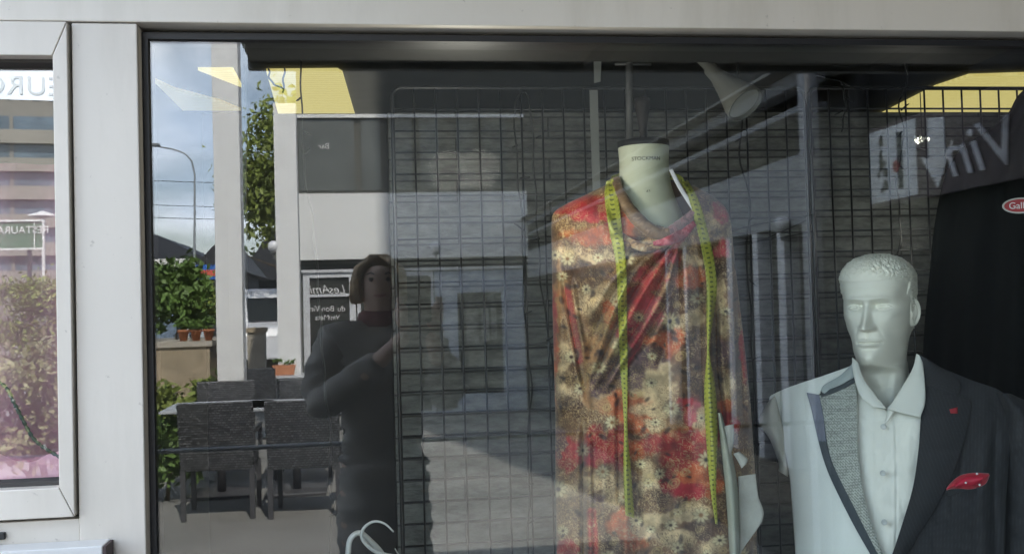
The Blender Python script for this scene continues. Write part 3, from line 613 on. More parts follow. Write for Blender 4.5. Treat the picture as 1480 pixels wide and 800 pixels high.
# rolled cowl collar
def dep_at(x, y):
    i = np.clip(np.searchsorted(py, y), 0, NR-1); j = np.argmin(np.abs(PXg[i]-x)); return dep[i, j]
def coltube(pts, name, rad, flat, cols, off=.0, n=90, m=20, seed=1):
    c = curve_px(pts, n); base = np.array([dep_at(x, y) for x, y in c]); base = smooth1(base, 9)
    tg = np.gradient(c, axis=0); tg /= np.linalg.norm(tg, axis=1)[:, None]; nr = np.stack([-tg[:, 1], tg[:, 0]], 1)
    th = np.linspace(0, 2*np.pi, m, endpoint=False); t = np.linspace(0, 1, n); rr_ = np.interp(t, np.linspace(0, 1, len(rad)), rad)
    wob = 1+.25*(fbm(t[:, None]*14+th[None]*.8, th[None]*1.5+t[:, None]*3, seed)-.5)
    px_ = c[:, 0:1] + nr[:, 0:1]*rr_[:, None]*np.cos(th)[None]*wob; py_ = c[:, 1:2] + nr[:, 1:2]*rr_[:, None]*np.cos(th)[None]*wob
    dd = base[:, None] + off + flat*rr_[:, None]*kpx*np.sin(th)[None]
    Pm = PPn(px_, py_, FO, FN, dd); me = grid_mesh(name, Pm, True)
    cc = np.array(cols)[np.clip((fbm(px_/9, py_/9, seed+5)*len(cols)*1.5-len(cols)*.25).astype(int), 0, len(cols)-1)]
    lnn = np.abs((fbm(px_/7, py_/7, seed+8, 3)*6 % 1)-.5); al = .4*np.exp(-(lnn/.1)**2); cc = cc*(1-al[..., None])+np.array((.08,.05,.03))*al[..., None]
    set_col(me, 'col', cc); o = link(name, me, M_CLOTH, None, True); return world_child(o, dress)
coltube([(889,256),(896,278),(910,303),(930,325),(952,337),(968,336)], 'cowl_roll', [6,8,9,10,10,8], .9, [(.26,.16,.08),(.20,.12,.06),(.14,.08,.04),(.30,.18,.10)], .004, seed=3)
coltube([(962,338),(978,330),(992,318),(1003,306)], 'cowl_roll', [8,9,8,5], .8, [MAU,(.3,.16,.17),(.26,.17,.17)], .004, 50, seed=9)
coltube([(944,352),(965,348),(985,338),(1004,322)], 'tucked_fold', [3,7,8,4], .6, [RED,PIN,CRI], .006, 50, seed=14)
coltube([(898,338),(915,352),(935,358),(962,352)], 'tucked_fold', [3,6,6,3], .7, [CRE,TAN,KHA], .004, 50, seed=18)

# strips laid on the dress: generic ribbon between two pixel curves
def ribbon(name, L_, R_, O, N, depf, off, m, parent, nr=60, ncol=14, thick=.0015, bulge=0, rip=0, smooth=True, colf=None):
    a_ = curve_px(L_, nr); b__ = curve_px(R_, nr); t = np.linspace(0, 1, ncol)
    Q = a_[:, None, :]*(1-t)[None, :, None] + b__[:, None, :]*t[None, :, None]
    d = np.vectorize(depf)(Q[..., 0], Q[..., 1]) + off + bulge*np.sin(np.pi*t)[None]
    if rip: d = d + rip*(fbm(Q[..., 0]/25, Q[..., 1]/40, 91)-.5)
    me = grid_mesh(name, PPn(Q[..., 0], Q[..., 1], O, N, d))
    if colf is not None: set_col(me, 'col', colf(Q[..., 0], Q[..., 1], t[None]*np.ones((nr, 1)), np.linspace(0, 1, nr)[:, None]*np.ones((1, ncol))))
    o = link(name, me, m, None, smooth)
    if thick: solid(o, thick)
    if parent is not None: world_child(o, parent)
    return o
M_CALICO = mat('calico', (.42,.41,.36), .85, var=.15, scale=30, bump=.25, bscale=300)
ribbon('white_ribbon', [(967,246),(980,272),(1001,305)], [(972,244),(986,270),(1006,303)], FO, FN, lambda x, y: .075, .0, mat('ribbon_white', (.6,.58,.6), .5), dress, 20, 4)
fcol = np.array((.5,.5,.42))
ribbon('open_seam', [(1038,596),(1043,650),(1050,720),(1058,850)], [(1042,596),(1056,650),(1067,720),(1070,850)], FO, FN, lambda x, y: .105, 0, mat('form_side', (.34,.35,.28), .8, var=.15), form, 50, 10, .002, .02)
ribbon('calico_lining', [(1067,688),(1068,720),(1069,760),(1070,800)], [(1092,684),(1096,716),(1103,748),(1074,792)], FO, FN, lambda x, y: .095, 0, M_CALICO, dress, 30, 10, .0015, .0, .012)
ribbon('calico_lining', [(1044,616),(1047,640),(1050,655)], [(1061,612),(1060,640),(1056,656)], FO, FN, lambda x, y: .115, 0, M_CALICO, dress, 20, 8, .0015, .004)
ribbon('calico_lining', [(1060,655),(1066,665),(1072,676)], [(1068,652),(1080,662),(1078,670)], FO, FN, lambda x, y: .11, 0, M_CALICO, dress, 14, 6, .0015, .004)

# tape measure
def tape_col(x, y, t, v):
    c = np.zeros(x.shape+(3,)); c[:] = (.40,.40,.06)
    q_ = (y*1.02/7.1) % 1; mk = ((np.abs(q_-.5) < .16) & (np.abs(t-.5) < .13)); c[mk] = (.10,.11,.03)
    e_ = ((y/1.42) % 1 < .38) & ((t < .16) | (t > .84)); c[e_] = (.22,.23,.04); return c
M_TAPE = attr_mat('tape_vinyl', rough=.4, sheen=0, bump=0)
tp = thing('tape_measure', 'yellow tape measure hung round the neck of the dress form with both ends loose', 'tape measure', (FO.x, FO.y, ZB+.5))
df = lambda x, y: dep_at(x, min(max(y, 265), 845))
ribbon('left_end', [(876,262),(874,285),(880,330),(890,380),(893,440),(896,520),(900,580),(902,620),(901,680),(904,744)], [(886,258),(893,280),(899,330),(905,385),(906,450),(907,520),(907,570),(907,620),(912,680),(917,748)], FO, FN, df, .009, M_TAPE, tp, 420, 17, .0006, .0012, colf=tape_col)
ribbon('right_end', [(986,262),(995,285),(1006,325),(1016,370),(1021,410),(1021,460),(1022,505),(1018,560),(1020,620),(1026,700),(1034,756)], [(994,260),(1010,290),(1022,330),(1032,375),(1036,415),(1031,460),(1025,505),(1034,560),(1037,620),(1035,700),(1037,757)], FO, FN, df, .009, M_TAPE, tp, 420, 17, .0006, .0012, colf=tape_col)
ribbon('neck_loop', [(881,262),(890,252),(935,246),(980,252),(990,264)], [(884,272),(892,262),(935,256),(978,262),(988,274)], FO, FN, lambda x, y: .045-.11*max(0, 1-((x-935)/56)**2)**.5, 0, M_TAPE, tp, 160, 5, .0006, colf=tape_col)
# ------------------------------------------------------------------ male mannequin with half made jacket
MO, MN = facing(1280, .34)
RV = Vector((-MN.y, MN.x, 0))           # viewer's right seen from the camera
if RV.dot(rt) < 0: RV = -RV
man = thing('mannequin', 'pale male mannequin bust with moulded hair and open collared shirt', 'mannequin', (MO.x, MO.y, ZB))
M_SKIN = mat('mannequin_white', (.83,.82,.72), .5, var=.03, scale=10, bump=.03, bscale=200)
mk_ = (PP(1375,450,MO,MN)-PP(1275,450,MO,MN)).length/100      # metres per photo pixel
HH = 171*mk_; SC = HH/.235
psi = R(14.5); FD = MN*math.cos(psi)-RV*math.sin(psi); RD = RV*math.cos(psi)+MN*math.sin(psi)
chin = PP(1273, 526, MO, MN); Hc = Vector((chin.x, chin.y, chin.z))
nz_, nt_ = 330, 360
Zk = np.linspace(-.13, .2352, nz_)
# keys: z, half width, front, back
K_ = [(-.13,.066,.050,.075),(-.09,.060,.046,.066),(-.055,.055,.040,.062),(-.03,.054,.040,.062),(-.018,.053,.043,.064),(-.008,.0525,.058,.068),(-.001,.053,.080,.070),(.005,.050,.088,.071),(.015,.0505,.093,.073),(.03,.0525,.0935,.076),(.047,.0555,.094,.079),
      (.06,.0585,.094,.082),(.074,.0625,.094,.087),(.09,.066,.0945,.092),(.105,.069,.0935,.097),(.125,.0705,.092,.101),(.14,.0715,.0955,.103),(.16,.0735,.096,.104),(.18,.074,.092,.103),(.195,.071,.084,.098),(.21,.062,.070,.086),(.22,.051,.055,.070),(.228,.037,.038,.050),(.233,.020,.020,.028),(.2352,.001,.001,.001)]
K_ = np.array(K_)
def sm(i): v_ = np.interp(Zk, K_[:, 0], K_[:, i]); v_[:-26] = smooth1(v_, 9)[:-26]; return v_
wd, fr, bk = sm(1), sm(2), sm(3)
topm = Zk > .195
tt = np.clip((Zk-.18)/(.2352-.18), 0, 1); el = np.sqrt(np.clip(1-tt**2, 0, 1))
for arr, v0 in ((wd,.0742),(fr,.0925),(bk,.1035)): arr[Zk > .18] = (v0*el**.95)[Zk > .18]+1e-4
th = np.linspace(0, 2*np.pi, nt_, endpoint=False)     # 0 = front
# denser sampling at the face
th = th - .45*np.sin(th)
ct, stn = np.cos(th)[None], np.sin(th)[None]
n_ = 2.35; ex = 2/n_
dpt = np.where(ct > 0, fr[:, None], bk[:, None])
X = wd[:, None]*np.sign(stn)*np.abs(stn)**ex; Y = dpt*np.sign(ct)*np.abs(ct)**ex; Z = np.repeat(Zk[:, None], nt_, 1)
front = np.clip(ct*1.6, 0, 1)**.7
# narrow the chin and jaw towards the front
jaw = np.clip((.075-Z)/.075, 0, 1)*np.clip((Z+.012)/.012, 0, 1)
X = X*(1 - .52*jaw*np.clip(Y/.095, 0, 1)**1.3)
X = X*(1 - .10*np.clip(Y/.095, 0, 1)**2*np.clip((Z-.06)/.03, 0, 1)*np.clip((.15-Z)/.03, 0, 1))
def G(x0, z0, sx, sz, both=True):
    g_ = np.exp(-((X-x0)/sx)**2-((Z-z0)/sz)**2)
    if both and x0 != 0: g_ = g_ + np.exp(-((X+x0)/sx)**2-((Z-z0)/sz)**2)
    return g_*front
f_ = np.zeros_like(X)
# nose
zn = np.clip((.128-Z)/(.128-.079), 0, 1); under = 1/(1+np.exp(-(Z-.0735)/.0011)); top_ = 1/(1+np.exp((Z-.131)/.004))
ridge_w = .0062+.0035*zn
f_ += (.004+.0225*zn**1.05)*np.exp(-(np.abs(X)/ridge_w)**2.4)*under*top_*front
f_ += .0115*np.exp(-((np.abs(X)-.0125)/.0055)**2-((Z-.079)/.0055)**2)*front*under           # wings
f_ += .006*np.exp(-(X/.017)**2-((Z-.083)/.012)**2)*front*under
f_ += -.004*np.exp(-((np.abs(X)-.0068)/.003)**2-((Z-.0735)/.0018)**2)*front                 # nostrils
# brow, sockets, eyes
f_ += .0062*np.exp(-((np.abs(X)-.027)/.020)**2-((Z-.1395-.002*np.cos((np.abs(X)-.03)*60))/.0052)**2)*front
f_ += .003*G(0,.142,.013,.006)
f_ += -.0155*np.exp(-((np.abs(X)-.0295)/.0150)**2-((Z-.1255)/.0085)**2)*front
f_ += -.0085*np.exp(-((np.abs(X)-.014)/.006)**2-((Z-.1265)/.008)**2)*front
f_ += .0052*np.exp(-((np.abs(X)-.0315)/.0122)**4-((Z-.1235)/.0062)**2)*front
aX = np.abs(X)-.0315; uplid = .1262+.0016-.0045*(aX/.013)**2; lolid = .1195+.0035*(aX/.013)**2; inn = np.exp(-(aX/.0135)**6)
f_ += .0032*np.exp(-((Z-uplid)/.0011)**2)*inn*front; f_ += .0014*np.exp(-((Z-lolid)/.0011)**2)*inn*front
f_ += -.0016*np.exp(-((Z-uplid-.0032)/.0011)**2)*inn*front; f_ += -.0012*np.exp(-((Z-uplid+.0021)/.0009)**2)*inn*front - .0009*np.exp(-((Z-lolid-.0018)/.0009)**2)*inn*front
f_ += -.0011*np.exp(-((Z-lolid+.0038)/.0016)**2)*inn*front
# cheekbones, hollows, folds
f_ += .0055*np.exp(-((np.abs(X)-.047)/.014)**2-((Z-.103-.2*(np.abs(X)-.047))/.010)**2)*front
f_ += -.0085*np.exp(-((np.abs(X)-.047)/.013)**2-((Z-.066)/.018)**2)*np.clip(ct*2.2, 0, 1)
f_ += -.0022*np.exp(-((np.abs(X)-.022-.35*(.078-Z))/.0035)**2)*np.exp(-((Z-.068)/.012)**2)*front
# mouth
f_ += .0050*G(0,.050,.024,.014)
f_ += .0048*np.exp(-(X/.019)**4-((Z-.0535+.0010*np.exp(-(X/.004)**2))/.0030)**2)*front
f_ += .0062*np.exp(-(X/.016)**4-((Z-.0438)/.0036)**2)*front
f_ += -.0050*np.exp(-(X/.0235)**6-((Z-.0490-.0006*np.cos(X*260))/.0011)**2)*front
f_ += -.0035*np.exp(-((np.abs(X)-.0245)/.003)**2-((Z-.0490)/.003)**2)*front
f_ += -.0048*G(0,.0355,.017,.0045); f_ += -.0014*G(0,.063,.0028,.006) + .0010*np.exp(-((np.abs(X)-.0045)/.0018)**2-((Z-.063)/.006)**2)*front
f_ += .0062*G(0,.018,.017,.012) + .0016*np.exp(-((np.abs(X)-.008)/.006)**2-((Z-.015)/.008)**2)*front
Y = Y + f_
# temples
X = X - np.sign(X)*.0045*np.exp(-((Z-.148)/.016)**2-((Y-.045)/.022)**2)
# jaw edge and neck sinews
X = X + np.sign(X)*.0035*np.exp(-((Z-.028)/.016)**2-((Y-.012)/.024)**2)
Y = Y + .0045*np.exp(-((np.abs(X)-.018-.20*(Z+.12))/.009)**2)*np.clip((-.012-Z)/.02, 0, 1)*front + .004*np.exp(-(X/.010)**2-((Z+.042)/.012)**2)*front
# neck leans back under the head
Y = Y - .012*np.clip((-Z)/.05, 0, 1)
# moulded short hair
nx_ = np.stack([X, Y, Z], -1); nrm = nx_-np.array((0,-.01,.10)); nrm /= np.linalg.norm(nrm, axis=-1, keepdims=True)
hl = .188 + .006*np.cos(X*55) - .35*np.clip(.062-Y, 0, .2) ; hl = np.where(Y < .03, np.minimum(hl, .150-1.2*np.clip(.02-Y, 0, .09)), hl)
hl = np.maximum(hl, .045); hm = 1/(1+np.exp(-(Z-hl)/.0016)); hm *= (Z > .03)
curl = np.zeros_like(X)
from mathutils import noise as mn
for i in range(nz_):
    if hm[i].max() < .02: continue
    for j in range(nt_):
        if hm[i, j] > .02:
            p = Vector((X[i,j], Y[i,j], Z[i,j])); q = p*135 + mn.noise_vector(p*70)*1.3
            curl[i, j] = 1-min(mn.voronoi(q)[0][0], 1) + .4*mn.noise(p*420)
hd = hm*(.0008+.0052*curl)
nx_ = nx_ + nrm*hd[..., None]
P = np.array(Hc)[None, None] + SC*(nx_[..., 0:1]*np.array(RD) + nx_[..., 1:2]*np.array(FD) + nx_[..., 2:3]*np.array((0,0,1))) - np.array(MN)*.03
me = grid_mesh('body', P, True)
# ears, one mesh with the head
def ear(side):
    n, m = 64, 28; u_ = np.linspace(0, 2*np.pi, n, endpoint=False); r_ = np.linspace(0, 1, m)
    U, Rr = np.meshgrid(u_, r_)
    hy = .0185*(1+.16*np.sin(U)); ey = np.cos(U)*Rr*hy; ez = np.sin(U)*Rr*.033; ez = ez; ey = ey + .12*ez
    # height of the ear relief: helix rim, antihelix, concha
    rim = .0065*np.exp(-((Rr-.88)/.10)**2)*(1-.85*np.exp(-((np.mod(U, 2*np.pi)-4.6)/.8)**2)); anti = .0042*np.exp(-((Rr-.56)/.12)**2)*(np.cos(U-2.6)*.5+.5)
    con = -.006*np.exp(-(((ey-.002)/.007)**2+((ez+.004)/.010)**2)); trag = .0045*np.exp(-(((ey-.012)/.004)**2+((ez+.004)/.006)**2)); lobe = .003*np.exp(-((ey/.008)**2+((ez+.026)/.008)**2))
    h = .006 + rim + anti + con + trag + lobe - .010*np.clip((Rr-.93)/.07, 0, 1)**2
    bx = np.where(ey < 0, .068-ey*.55*1.0, .0665-ey*.05)*1.0 + h - .0075     # flares outwards at the back
    X_ = side*(bx+.001); Y_ = -.004 + ey; Z_ = .112 + ez
    back = np.stack([side*np.minimum(np.abs(X_[-1])-.006, .075), Y_[-1]*1.0-.001, Z_[-1]], -1)
    Q = np.stack([X_, Y_, Z_], -1); Q2 = Q[-1:].copy(); Q2[0, :, 0] = side*.060; Q2[0, :, 1] = Y_[-1]*.8
    Q = np.concatenate([Q, Q2], 0)
    Pq = np.array(Hc)[None, None] + SC*(Q[..., 0:1]*np.array(RD) + Q[..., 1:2]*np.array(FD) + Q[..., 2:3]*np.array((0,0,1))) - np.array(MN)*.03
    return grid_mesh('ear', Pq, True)
bm = bmesh.new(); bm.from_mesh(me)
for sd_ in (1, -1):
    e_ = ear(sd_); bm.from_mesh(e_); bpy.data.meshes.remove(e_)
bm.to_mesh(me); bm.free()
body = link('body', me, M_SKIN, None, True); world_child(body, man)
# stand of the bust
MB().tube([(0,0,.02),(0,0,.45)], .016, 14).obj('pole', M_BLACKMETAL, man, True)
MB().lathe([(.15,.001),(.15,.012),(.03,.03),(.02,.05)], (0,0,0), 40).obj('base', M_BLACKMETAL, man, True)

# torso depth in front of the plane through MO
def tdep(x, y):
    D_ = float(np.interp(y, [505,530,560,600,650,720,860], [.030,.042,.066,.095,.118,.132,.135]))
    q_ = min(abs((x-1296)/(205 if x > 1296 else 168)), .995)
    return D_*(1-q_**2.2)**.5 - .01
# shirt
def cc_(base, amp, sc=(14,60), sd=1):
    def f(x, y, t, v): return np.array(base)*(1-amp/2+amp*fbm(x/sc[0], y/sc[1], sd))[..., None]
    return f
M_SHIRT = mat('shirt_white', (.77,.77,.70), .75, var=.03, scale=20, bump=.12, bscale=700, sheen=.1)
shirt = ribbon('shirt', [(1226,538),(1236,590),(1238,650),(1240,720),(1250,790),(1262,850)], [(1334,538),(1338,590),(1334,660),(1328,720),(1312,790),(1300,850)], MO, MN, tdep, -.006, M_SHIRT, man, 160, 60, .0015, 0, .010)
shirt_v = [(1236,500),(1334,500),(1334,541),(1312,566),(1290,592),(1281,592),(1266,582),(1248,560),(1236,541)]
poly = np.array(shirt_v, float)
def cut_px(o):
    me = o.data; n = len(me.vertices); co = np.empty(n*3); me.vertices.foreach_get('co', co); co = co.reshape(-1, 3); d = co-CAMn; z = d@fwn
    ins = inpoly(W0/2+F*(d@rtn)/z, H0/2-F*(d@upn)/z); bm = bmesh.new(); bm.from_mesh(me); bm.verts.ensure_lookup_table(); bmesh.ops.delete(bm, geom=[bm.verts[i] for i in np.nonzero(ins)[0]], context='VERTS'); bm.to_mesh(me); bm.free()
cut_px(shirt)
# pull folds in the shirt
def fold_obj(o, lines, O, N):
    me = o.data
    W = [PP(x, y, O, N) for ln_ in lines for x, y in []]
    return o
def pxof(p):
    d = Vector(p)-CAM; z = d.dot(fw); return (W0/2+F*d.dot(rt)/z, H0/2-F*d.dot(up)/z)
def push_lines(o, lines, N):
    me = o.data; n = len(me.vertices); co = np.empty(n*3); me.vertices.foreach_get('co', co); co = co.reshape(-1, 3)
    d = co-CAMn; z = d@fwn; x = W0/2+F*(d@rtn)/z; y = H0/2-F*(d@upn)/z; acc = np.zeros(n)
    for ln_, amp, w_ in lines:
        c = curve_px(ln_, 80); dd = ((x[:, None]-c[None, :, 0])**2+(y[:, None]-c[None, :, 1])**2); k = dd.argmin(1); t = k/79
        acc += amp*np.exp(-dd.min(1)/(w_*w_))*np.clip(np.minimum(t, 1-t)*6, 0.15, 1)
    co += np.array(N)[None]*acc[:, None]; me.vertices.foreach_set('co', co.ravel()); me.update()
push_lines(shirt, [([(1293,585),(1296,700),(1294,850)],-.0022,1.4),([(1290,585),(1292,700),(1290,850)],.0016,1.6),([(1262,585),(1262,700),(1268,850)],.0014,1.6),([(1276,690),(1300,676),(1325,670)],.0016,7),([(1276,690),(1305,690),(1325,700)],-.0014,5),([(1276,615),(1300,612),(1330,600)],.0014,7),
     ([(1276,755),(1300,745),(1318,735)],.0016,7),([(1272,690),(1255,700),(1243,705)],.0014,6),([(1245,600),(1255,650),(1250,700)],.003,7),([(1320,610),(1312,660),(1316,700)],.003,7),([(1300,720),(1310,760),(1300,790)],-.002,4)], MN)
# opening of the shirt shows the neck: inner placket V in shade, then the two collar leaves
M_COL = mat('shirt_collar', (.71,.72,.66), .7, var=.03, scale=20, bump=.1, bscale=700)
# neck filler belongs to the shirt yoke
def coldep(base):
    return lambda x, y: max(tdep(x, y), 0) + base
ribbon('collar_leaf', [(1232,516),(1233,537),(1243,570),(1262,588)], [(1240,524),(1248,547),(1262,566),(1281,590)], MO, MN, lambda x, y: np.interp(y, [505,545,590],[.020,.062,.094]), .003, M_COL, shirt, 40, 14, .0022, .003)
ribbon('collar_leaf', [(1325,511),(1319,533),(1302,562),(1283,591)], [(1332,515),(1336,547),(1337,580),(1330,603)], MO, MN, lambda x, y: np.interp(y, [505,545,600],[.022,.062,.100]), .004, M_COL, shirt, 40, 14, .0022, .004)
ribbon('collar_fold', [(1283,588),(1282,598),(1279,612)], [(1312,562),(1305,576),(1285,606)], MO, MN, tdep, .006, M_COL, shirt, 20, 8, .0018, .003)
M_BTN = mat('pearl_button', (.5,.52,.5), .2, coat=.5)
for bx_, by_ in ((1277,616),(1276,683),(1278,754),(1280,826)):
    p = PP(bx_, by_, MO, MN); p = Vector(PPn(bx_, by_, MO, MN, tdep(bx_, by_)+.008)); rot = MN.to_track_quat('Z', 'Y').to_matrix()
    MB2 = MB().lathe([(.0008,.0004),(.003,.0002),(.0045,.0012),(.0058,.0014),(.006,.0002),(.0058,-.0008)], p, 20, rot)
    b_o = MB2.obj('button', M_BTN, None, True); b_o.parent = shirt

# jacket
jk = thing('half_made_jacket', 'half tailored jacket, one front pale with checked canvas lapel, the other dark pinstriped', 'jacket', (MO.x, MO.y, ZB+.3))
def pin_mat():
    m, nt, b = nmat('dark_pinstripe'); L = nt.links; tc = nt.nodes.new('ShaderNodeTexCoord')
    at = nt.nodes.new('ShaderNodeAttribute'); at.attribute_name = 'col'; L.new(at.outputs['Color'], b.inputs['Base Color'])
    nz = nt.nodes.new('ShaderNodeTexNoise'); nz.inputs['Scale'].default_value = 700; L.new(tc.outputs['Object'], nz.inputs['Vector'])
    bp = nt.nodes.new('ShaderNodeBump'); bp.inputs['Strength'].default_value = .25; bp.inputs['Distance'].default_value = .002; L.new(nz.outputs[0], bp.inputs['Height']); L.new(bp.outputs[0], b.inputs['Normal'])
    b.inputs['Roughness'].default_value = .8; b.inputs['Sheen Weight'].default_value = .03; return m
M_PIN = pin_mat()
def pincol(ang=0.0, per=5.2):
    def f(x, y, t, v):
        k = (x*math.cos(ang)+y*math.sin(ang))/per; st_ = np.exp(-(((k % 1)-.5)/.10)**2); c = np.array((.013,.014,.017))*(.8+.4*fbm(x/6, y/20, 3))[..., None]
        return c + st_[..., None]*np.array((.012,.013,.015))
    return f
M_PALE = mat('pale_canvas', (.80,.82,.77), .85, var=.04, scale=12, bump=.2, bscale=500)
def canvas_check(x, y, t, v):
    c = np.zeros(x.shape+(3,)); c[:] = (.46,.48,.43); k = (np.sin(x*2*np.pi/4.2) > .25) ^ (np.sin(y*2*np.pi/4.6) > .25); c[k] = (.21,.22,.20); return c*(.85+.3*fbm(x/5, y/5, 5))[..., None]
M_CANV = attr_mat('checked_canvas', rough=.9, sheen=.1, bump=.2, bscale=600)
# pale front
ribbon('pale_front', [(1236,527),(1190,543),(1150,556),(1122,567),(1112,577),(1124,606),(1135,650),(1142,690),(1146,740),(1150,800),(1152,850)],
       [(1240,532),(1215,545),(1196,560),(1184,570),(1178,590),(1186,625),(1194,655),(1205,690),(1226,735),(1252,785),(1288,850)], MO, MN, tdep, .002, M_PALE, jk, 160, 50, .003, .002, .004)
# navy edge tape, paler at the top, canvas lapel, collar
M_TAPE2 = attr_mat('navy_edge_tape', rough=.7, sheen=.1, bump=.2, bscale=500)
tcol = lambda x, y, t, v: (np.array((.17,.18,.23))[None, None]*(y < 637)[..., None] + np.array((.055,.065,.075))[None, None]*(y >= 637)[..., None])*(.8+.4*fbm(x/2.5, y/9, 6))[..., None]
lp = ribbon('canvas_lapel', [(1182,572),(1190,600),(1198,650),(1213,695),(1240,748),(1268,800),(1294,850)], [(1238,546),(1239,600),(1240,650),(1246,700),(1256,745),(1274,795),(1299,850)], MO, MN, tdep, .011, M_CANV, jk, 160, 40, .002, .004, colf=canvas_check)
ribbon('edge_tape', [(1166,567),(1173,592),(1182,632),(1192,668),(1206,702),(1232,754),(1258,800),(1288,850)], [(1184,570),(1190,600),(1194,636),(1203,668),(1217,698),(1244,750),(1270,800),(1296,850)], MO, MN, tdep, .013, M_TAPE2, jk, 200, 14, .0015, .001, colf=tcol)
ribbon('pale_collar', [(1233,524),(1215,542),(1192,556),(1186,566)], [(1239,528),(1240,540),(1222,552),(1194,569)], MO, MN, tdep, .014, mat('collar_pale', (.38,.42,.41), .85), jk, 40, 12, .002, .002)
ribbon('collar_seam', [(1186,566),(1205,560),(1225,551),(1240,541)], [(1187,574),(1207,567),(1226,558),(1240,549)], MO, MN, tdep, .016, M_TAPE2, jk, 40, 5, .001, 0, colf=lambda x, y, t, v: np.zeros(x.shape+(3,))+np.array((.05,.06,.065)))
# raw arm hole with torn cream wadding
ribbon('raw_armhole', [(1113,578),(1104,592),(1098,606),(1100,618),(1108,626),(1116,640),(1126,668),(1126,680)], [(1120,572),(1124,588),(1128,604),(1131,618),(1134,632),(1137,655),(1141,676),(1138,688)], MO, MN, lambda x, y: .02, 0, M_CALICO, jk, 50, 12, .003, .014, .02)
# dark front
dark = ribbon('dark_front', [(1330,520),(1333,560),(1331,600),(1328,650),(1322,700),(1310,745),(1294,795),(1272,850)], [(1338,522),(1400,548),(1448,566),(1462,590),(1460,640),(1455,700),(1452,780),(1450,850)], MO, MN, tdep, .002, M_PIN, jk, 180, 90, .003, .003, .008, colf=pincol(.02))
push_lines(dark, [([(1396,600),(1392,640),(1386,700)],-.004,5),([(1440,600),(1436,700),(1440,820)],-.006,5),([(1425,620),(1420,720),(1424,820)],.005,9)], MN)
# sleeve
slv = ribbon('sleeve', [(1440,566),(1447,600),(1446,640),(1443,700),(1441,780),(1440,850)], [(1462,570),(1500,592),(1520,640),(1535,700),(1545,780),(1550,850)], MO, MN, lambda x, y: .03, 0, M_PIN, jk, 120, 40, .003, .055, .016, colf=pincol(.05))
# dark lapel and collar
lap = ribbon('dark_lapel', [(1331,540),(1333,575),(1331,610),(1327,655),(1320,702),(1308,745),(1292,795),(1272,850)], [(1385,574),(1403,580),(1400,606),(1392,640),(1377,684),(1352,732),(1322,780),(1284,850)], MO, MN, tdep, .010, M_PIN, jk, 180, 40, .003, .006, colf=pincol(-.35, 5.2))
ribbon('dark_collar', [(1329,512),(1331,530),(1334,548),(1338,556)], [(1342,520),(1366,536),(1388,553),(1384,574)], MO, MN, tdep, .014, M_PIN, jk, 50, 20, .003, .004, colf=pincol(.8, 5.2))
ribbon('lapel_pin', [(1372,591),(1374,597)], [(1384,588),(1384,597)], MO, MN, tdep, .018, mat('pin_red', (.30,.02,.03), .7), jk, 6, 5, .001, .001)
ribbon('breast_pocket', [(1366,708),(1370,716)], [(1424,690),(1427,700)], MO, MN, tdep, .007, M_PIN, jk, 8, 20, .002, 0, colf=lambda x, y, t, v: np.zeros(x.shape+(3,))+np.array((.022,.024,.028)))
sq = thing('pocket_square', 'small red pocket square with white dots in the dark breast pocket', 'pocket square', tuple(PPn(1400,695,MO,MN,tdep(1400,695)+.01)))
M_RED = mat('red_satin', (.42,.012,.03), .8, var=.15, scale=60, sheen=.3)
ribbon('red_cloth', [(1368,706),(1375,697),(1386,688),(1398,684),(1412,683),(1429,684)], [(1368,707),(1384,705),(1400,706),(1412,704),(1424,698),(1430,686)], MO, MN, tdep, .010, M_RED, sq, 60, 20, .002, .009, .016)
ribbon('red_cloth', [(1380,700),(1392,690),(1408,688),(1420,689)], [(1382,704),(1396,701),(1410,700),(1421,692)], MO, MN, tdep, .019, mat('red_fold', (.50,.02,.05), .4, var=.1, scale=60), sq, 40, 12, .0015, .005, .012)
for x, y in ((1396,697),(1412,684),(1416,700)):
    p = Vector(PPn(x, y, MO, MN, tdep(x, y)+.027)); world_child(MB().lathe(sphere(0, .0022, n=12), p, 12).obj('white_dot', M_WHITEP, None, True), sq)

# black cloak on the right
Yc_ = .56
def cloak():
    L_ = curve_px([(1490,120),(1470,140),(1455,166),(1425,190),(1392,212),(1372,240),(1360,275),(1350,330),(1343,400),(1336,470),(1333,540),(1330,640),(1328,720),(1326,850)], 140)
    R_ = curve_px([(1500,120),(1540,140),(1570,166),(1600,200),(1625,240),(1640,300),(1650,400),(1656,500),(1660,640),(1660,850)], 140)
    t = np.linspace(0, 1, 80); O, N = PY(1480, 400, Yc_), Vector((-.4,-.92,0)).normalized()
    Q = L_[:, None]*(1-t)[None, :, None] + R_[:, None]*t[None, :, None]
    d = .07*np.sin(np.pi*t)[None]**.6*np.linspace(.35, 1, 140)[:, None] + .022*np.sin(t*30+2*np.sin(np.linspace(0, 2, 140))[:, None])*np.linspace(0, 1, 140)[:, None]
    f = PPn(Q[..., 0], Q[..., 1], O, N, d); b = PPn(Q[..., 0], Q[..., 1], O, N, -.03*np.sin(np.pi*t)[None]**.6)
    return grid_mesh('black_cloak', np.concatenate([f, b[:, ::-1]], 1), True)
o = link('black_cloak', cloak(), mat('black_wool', (.003,.004,.004), .95, spec=.1), None, True); tag(o, 'black cloak hanging behind the dark half of the jacket at the right edge', 'cloak')
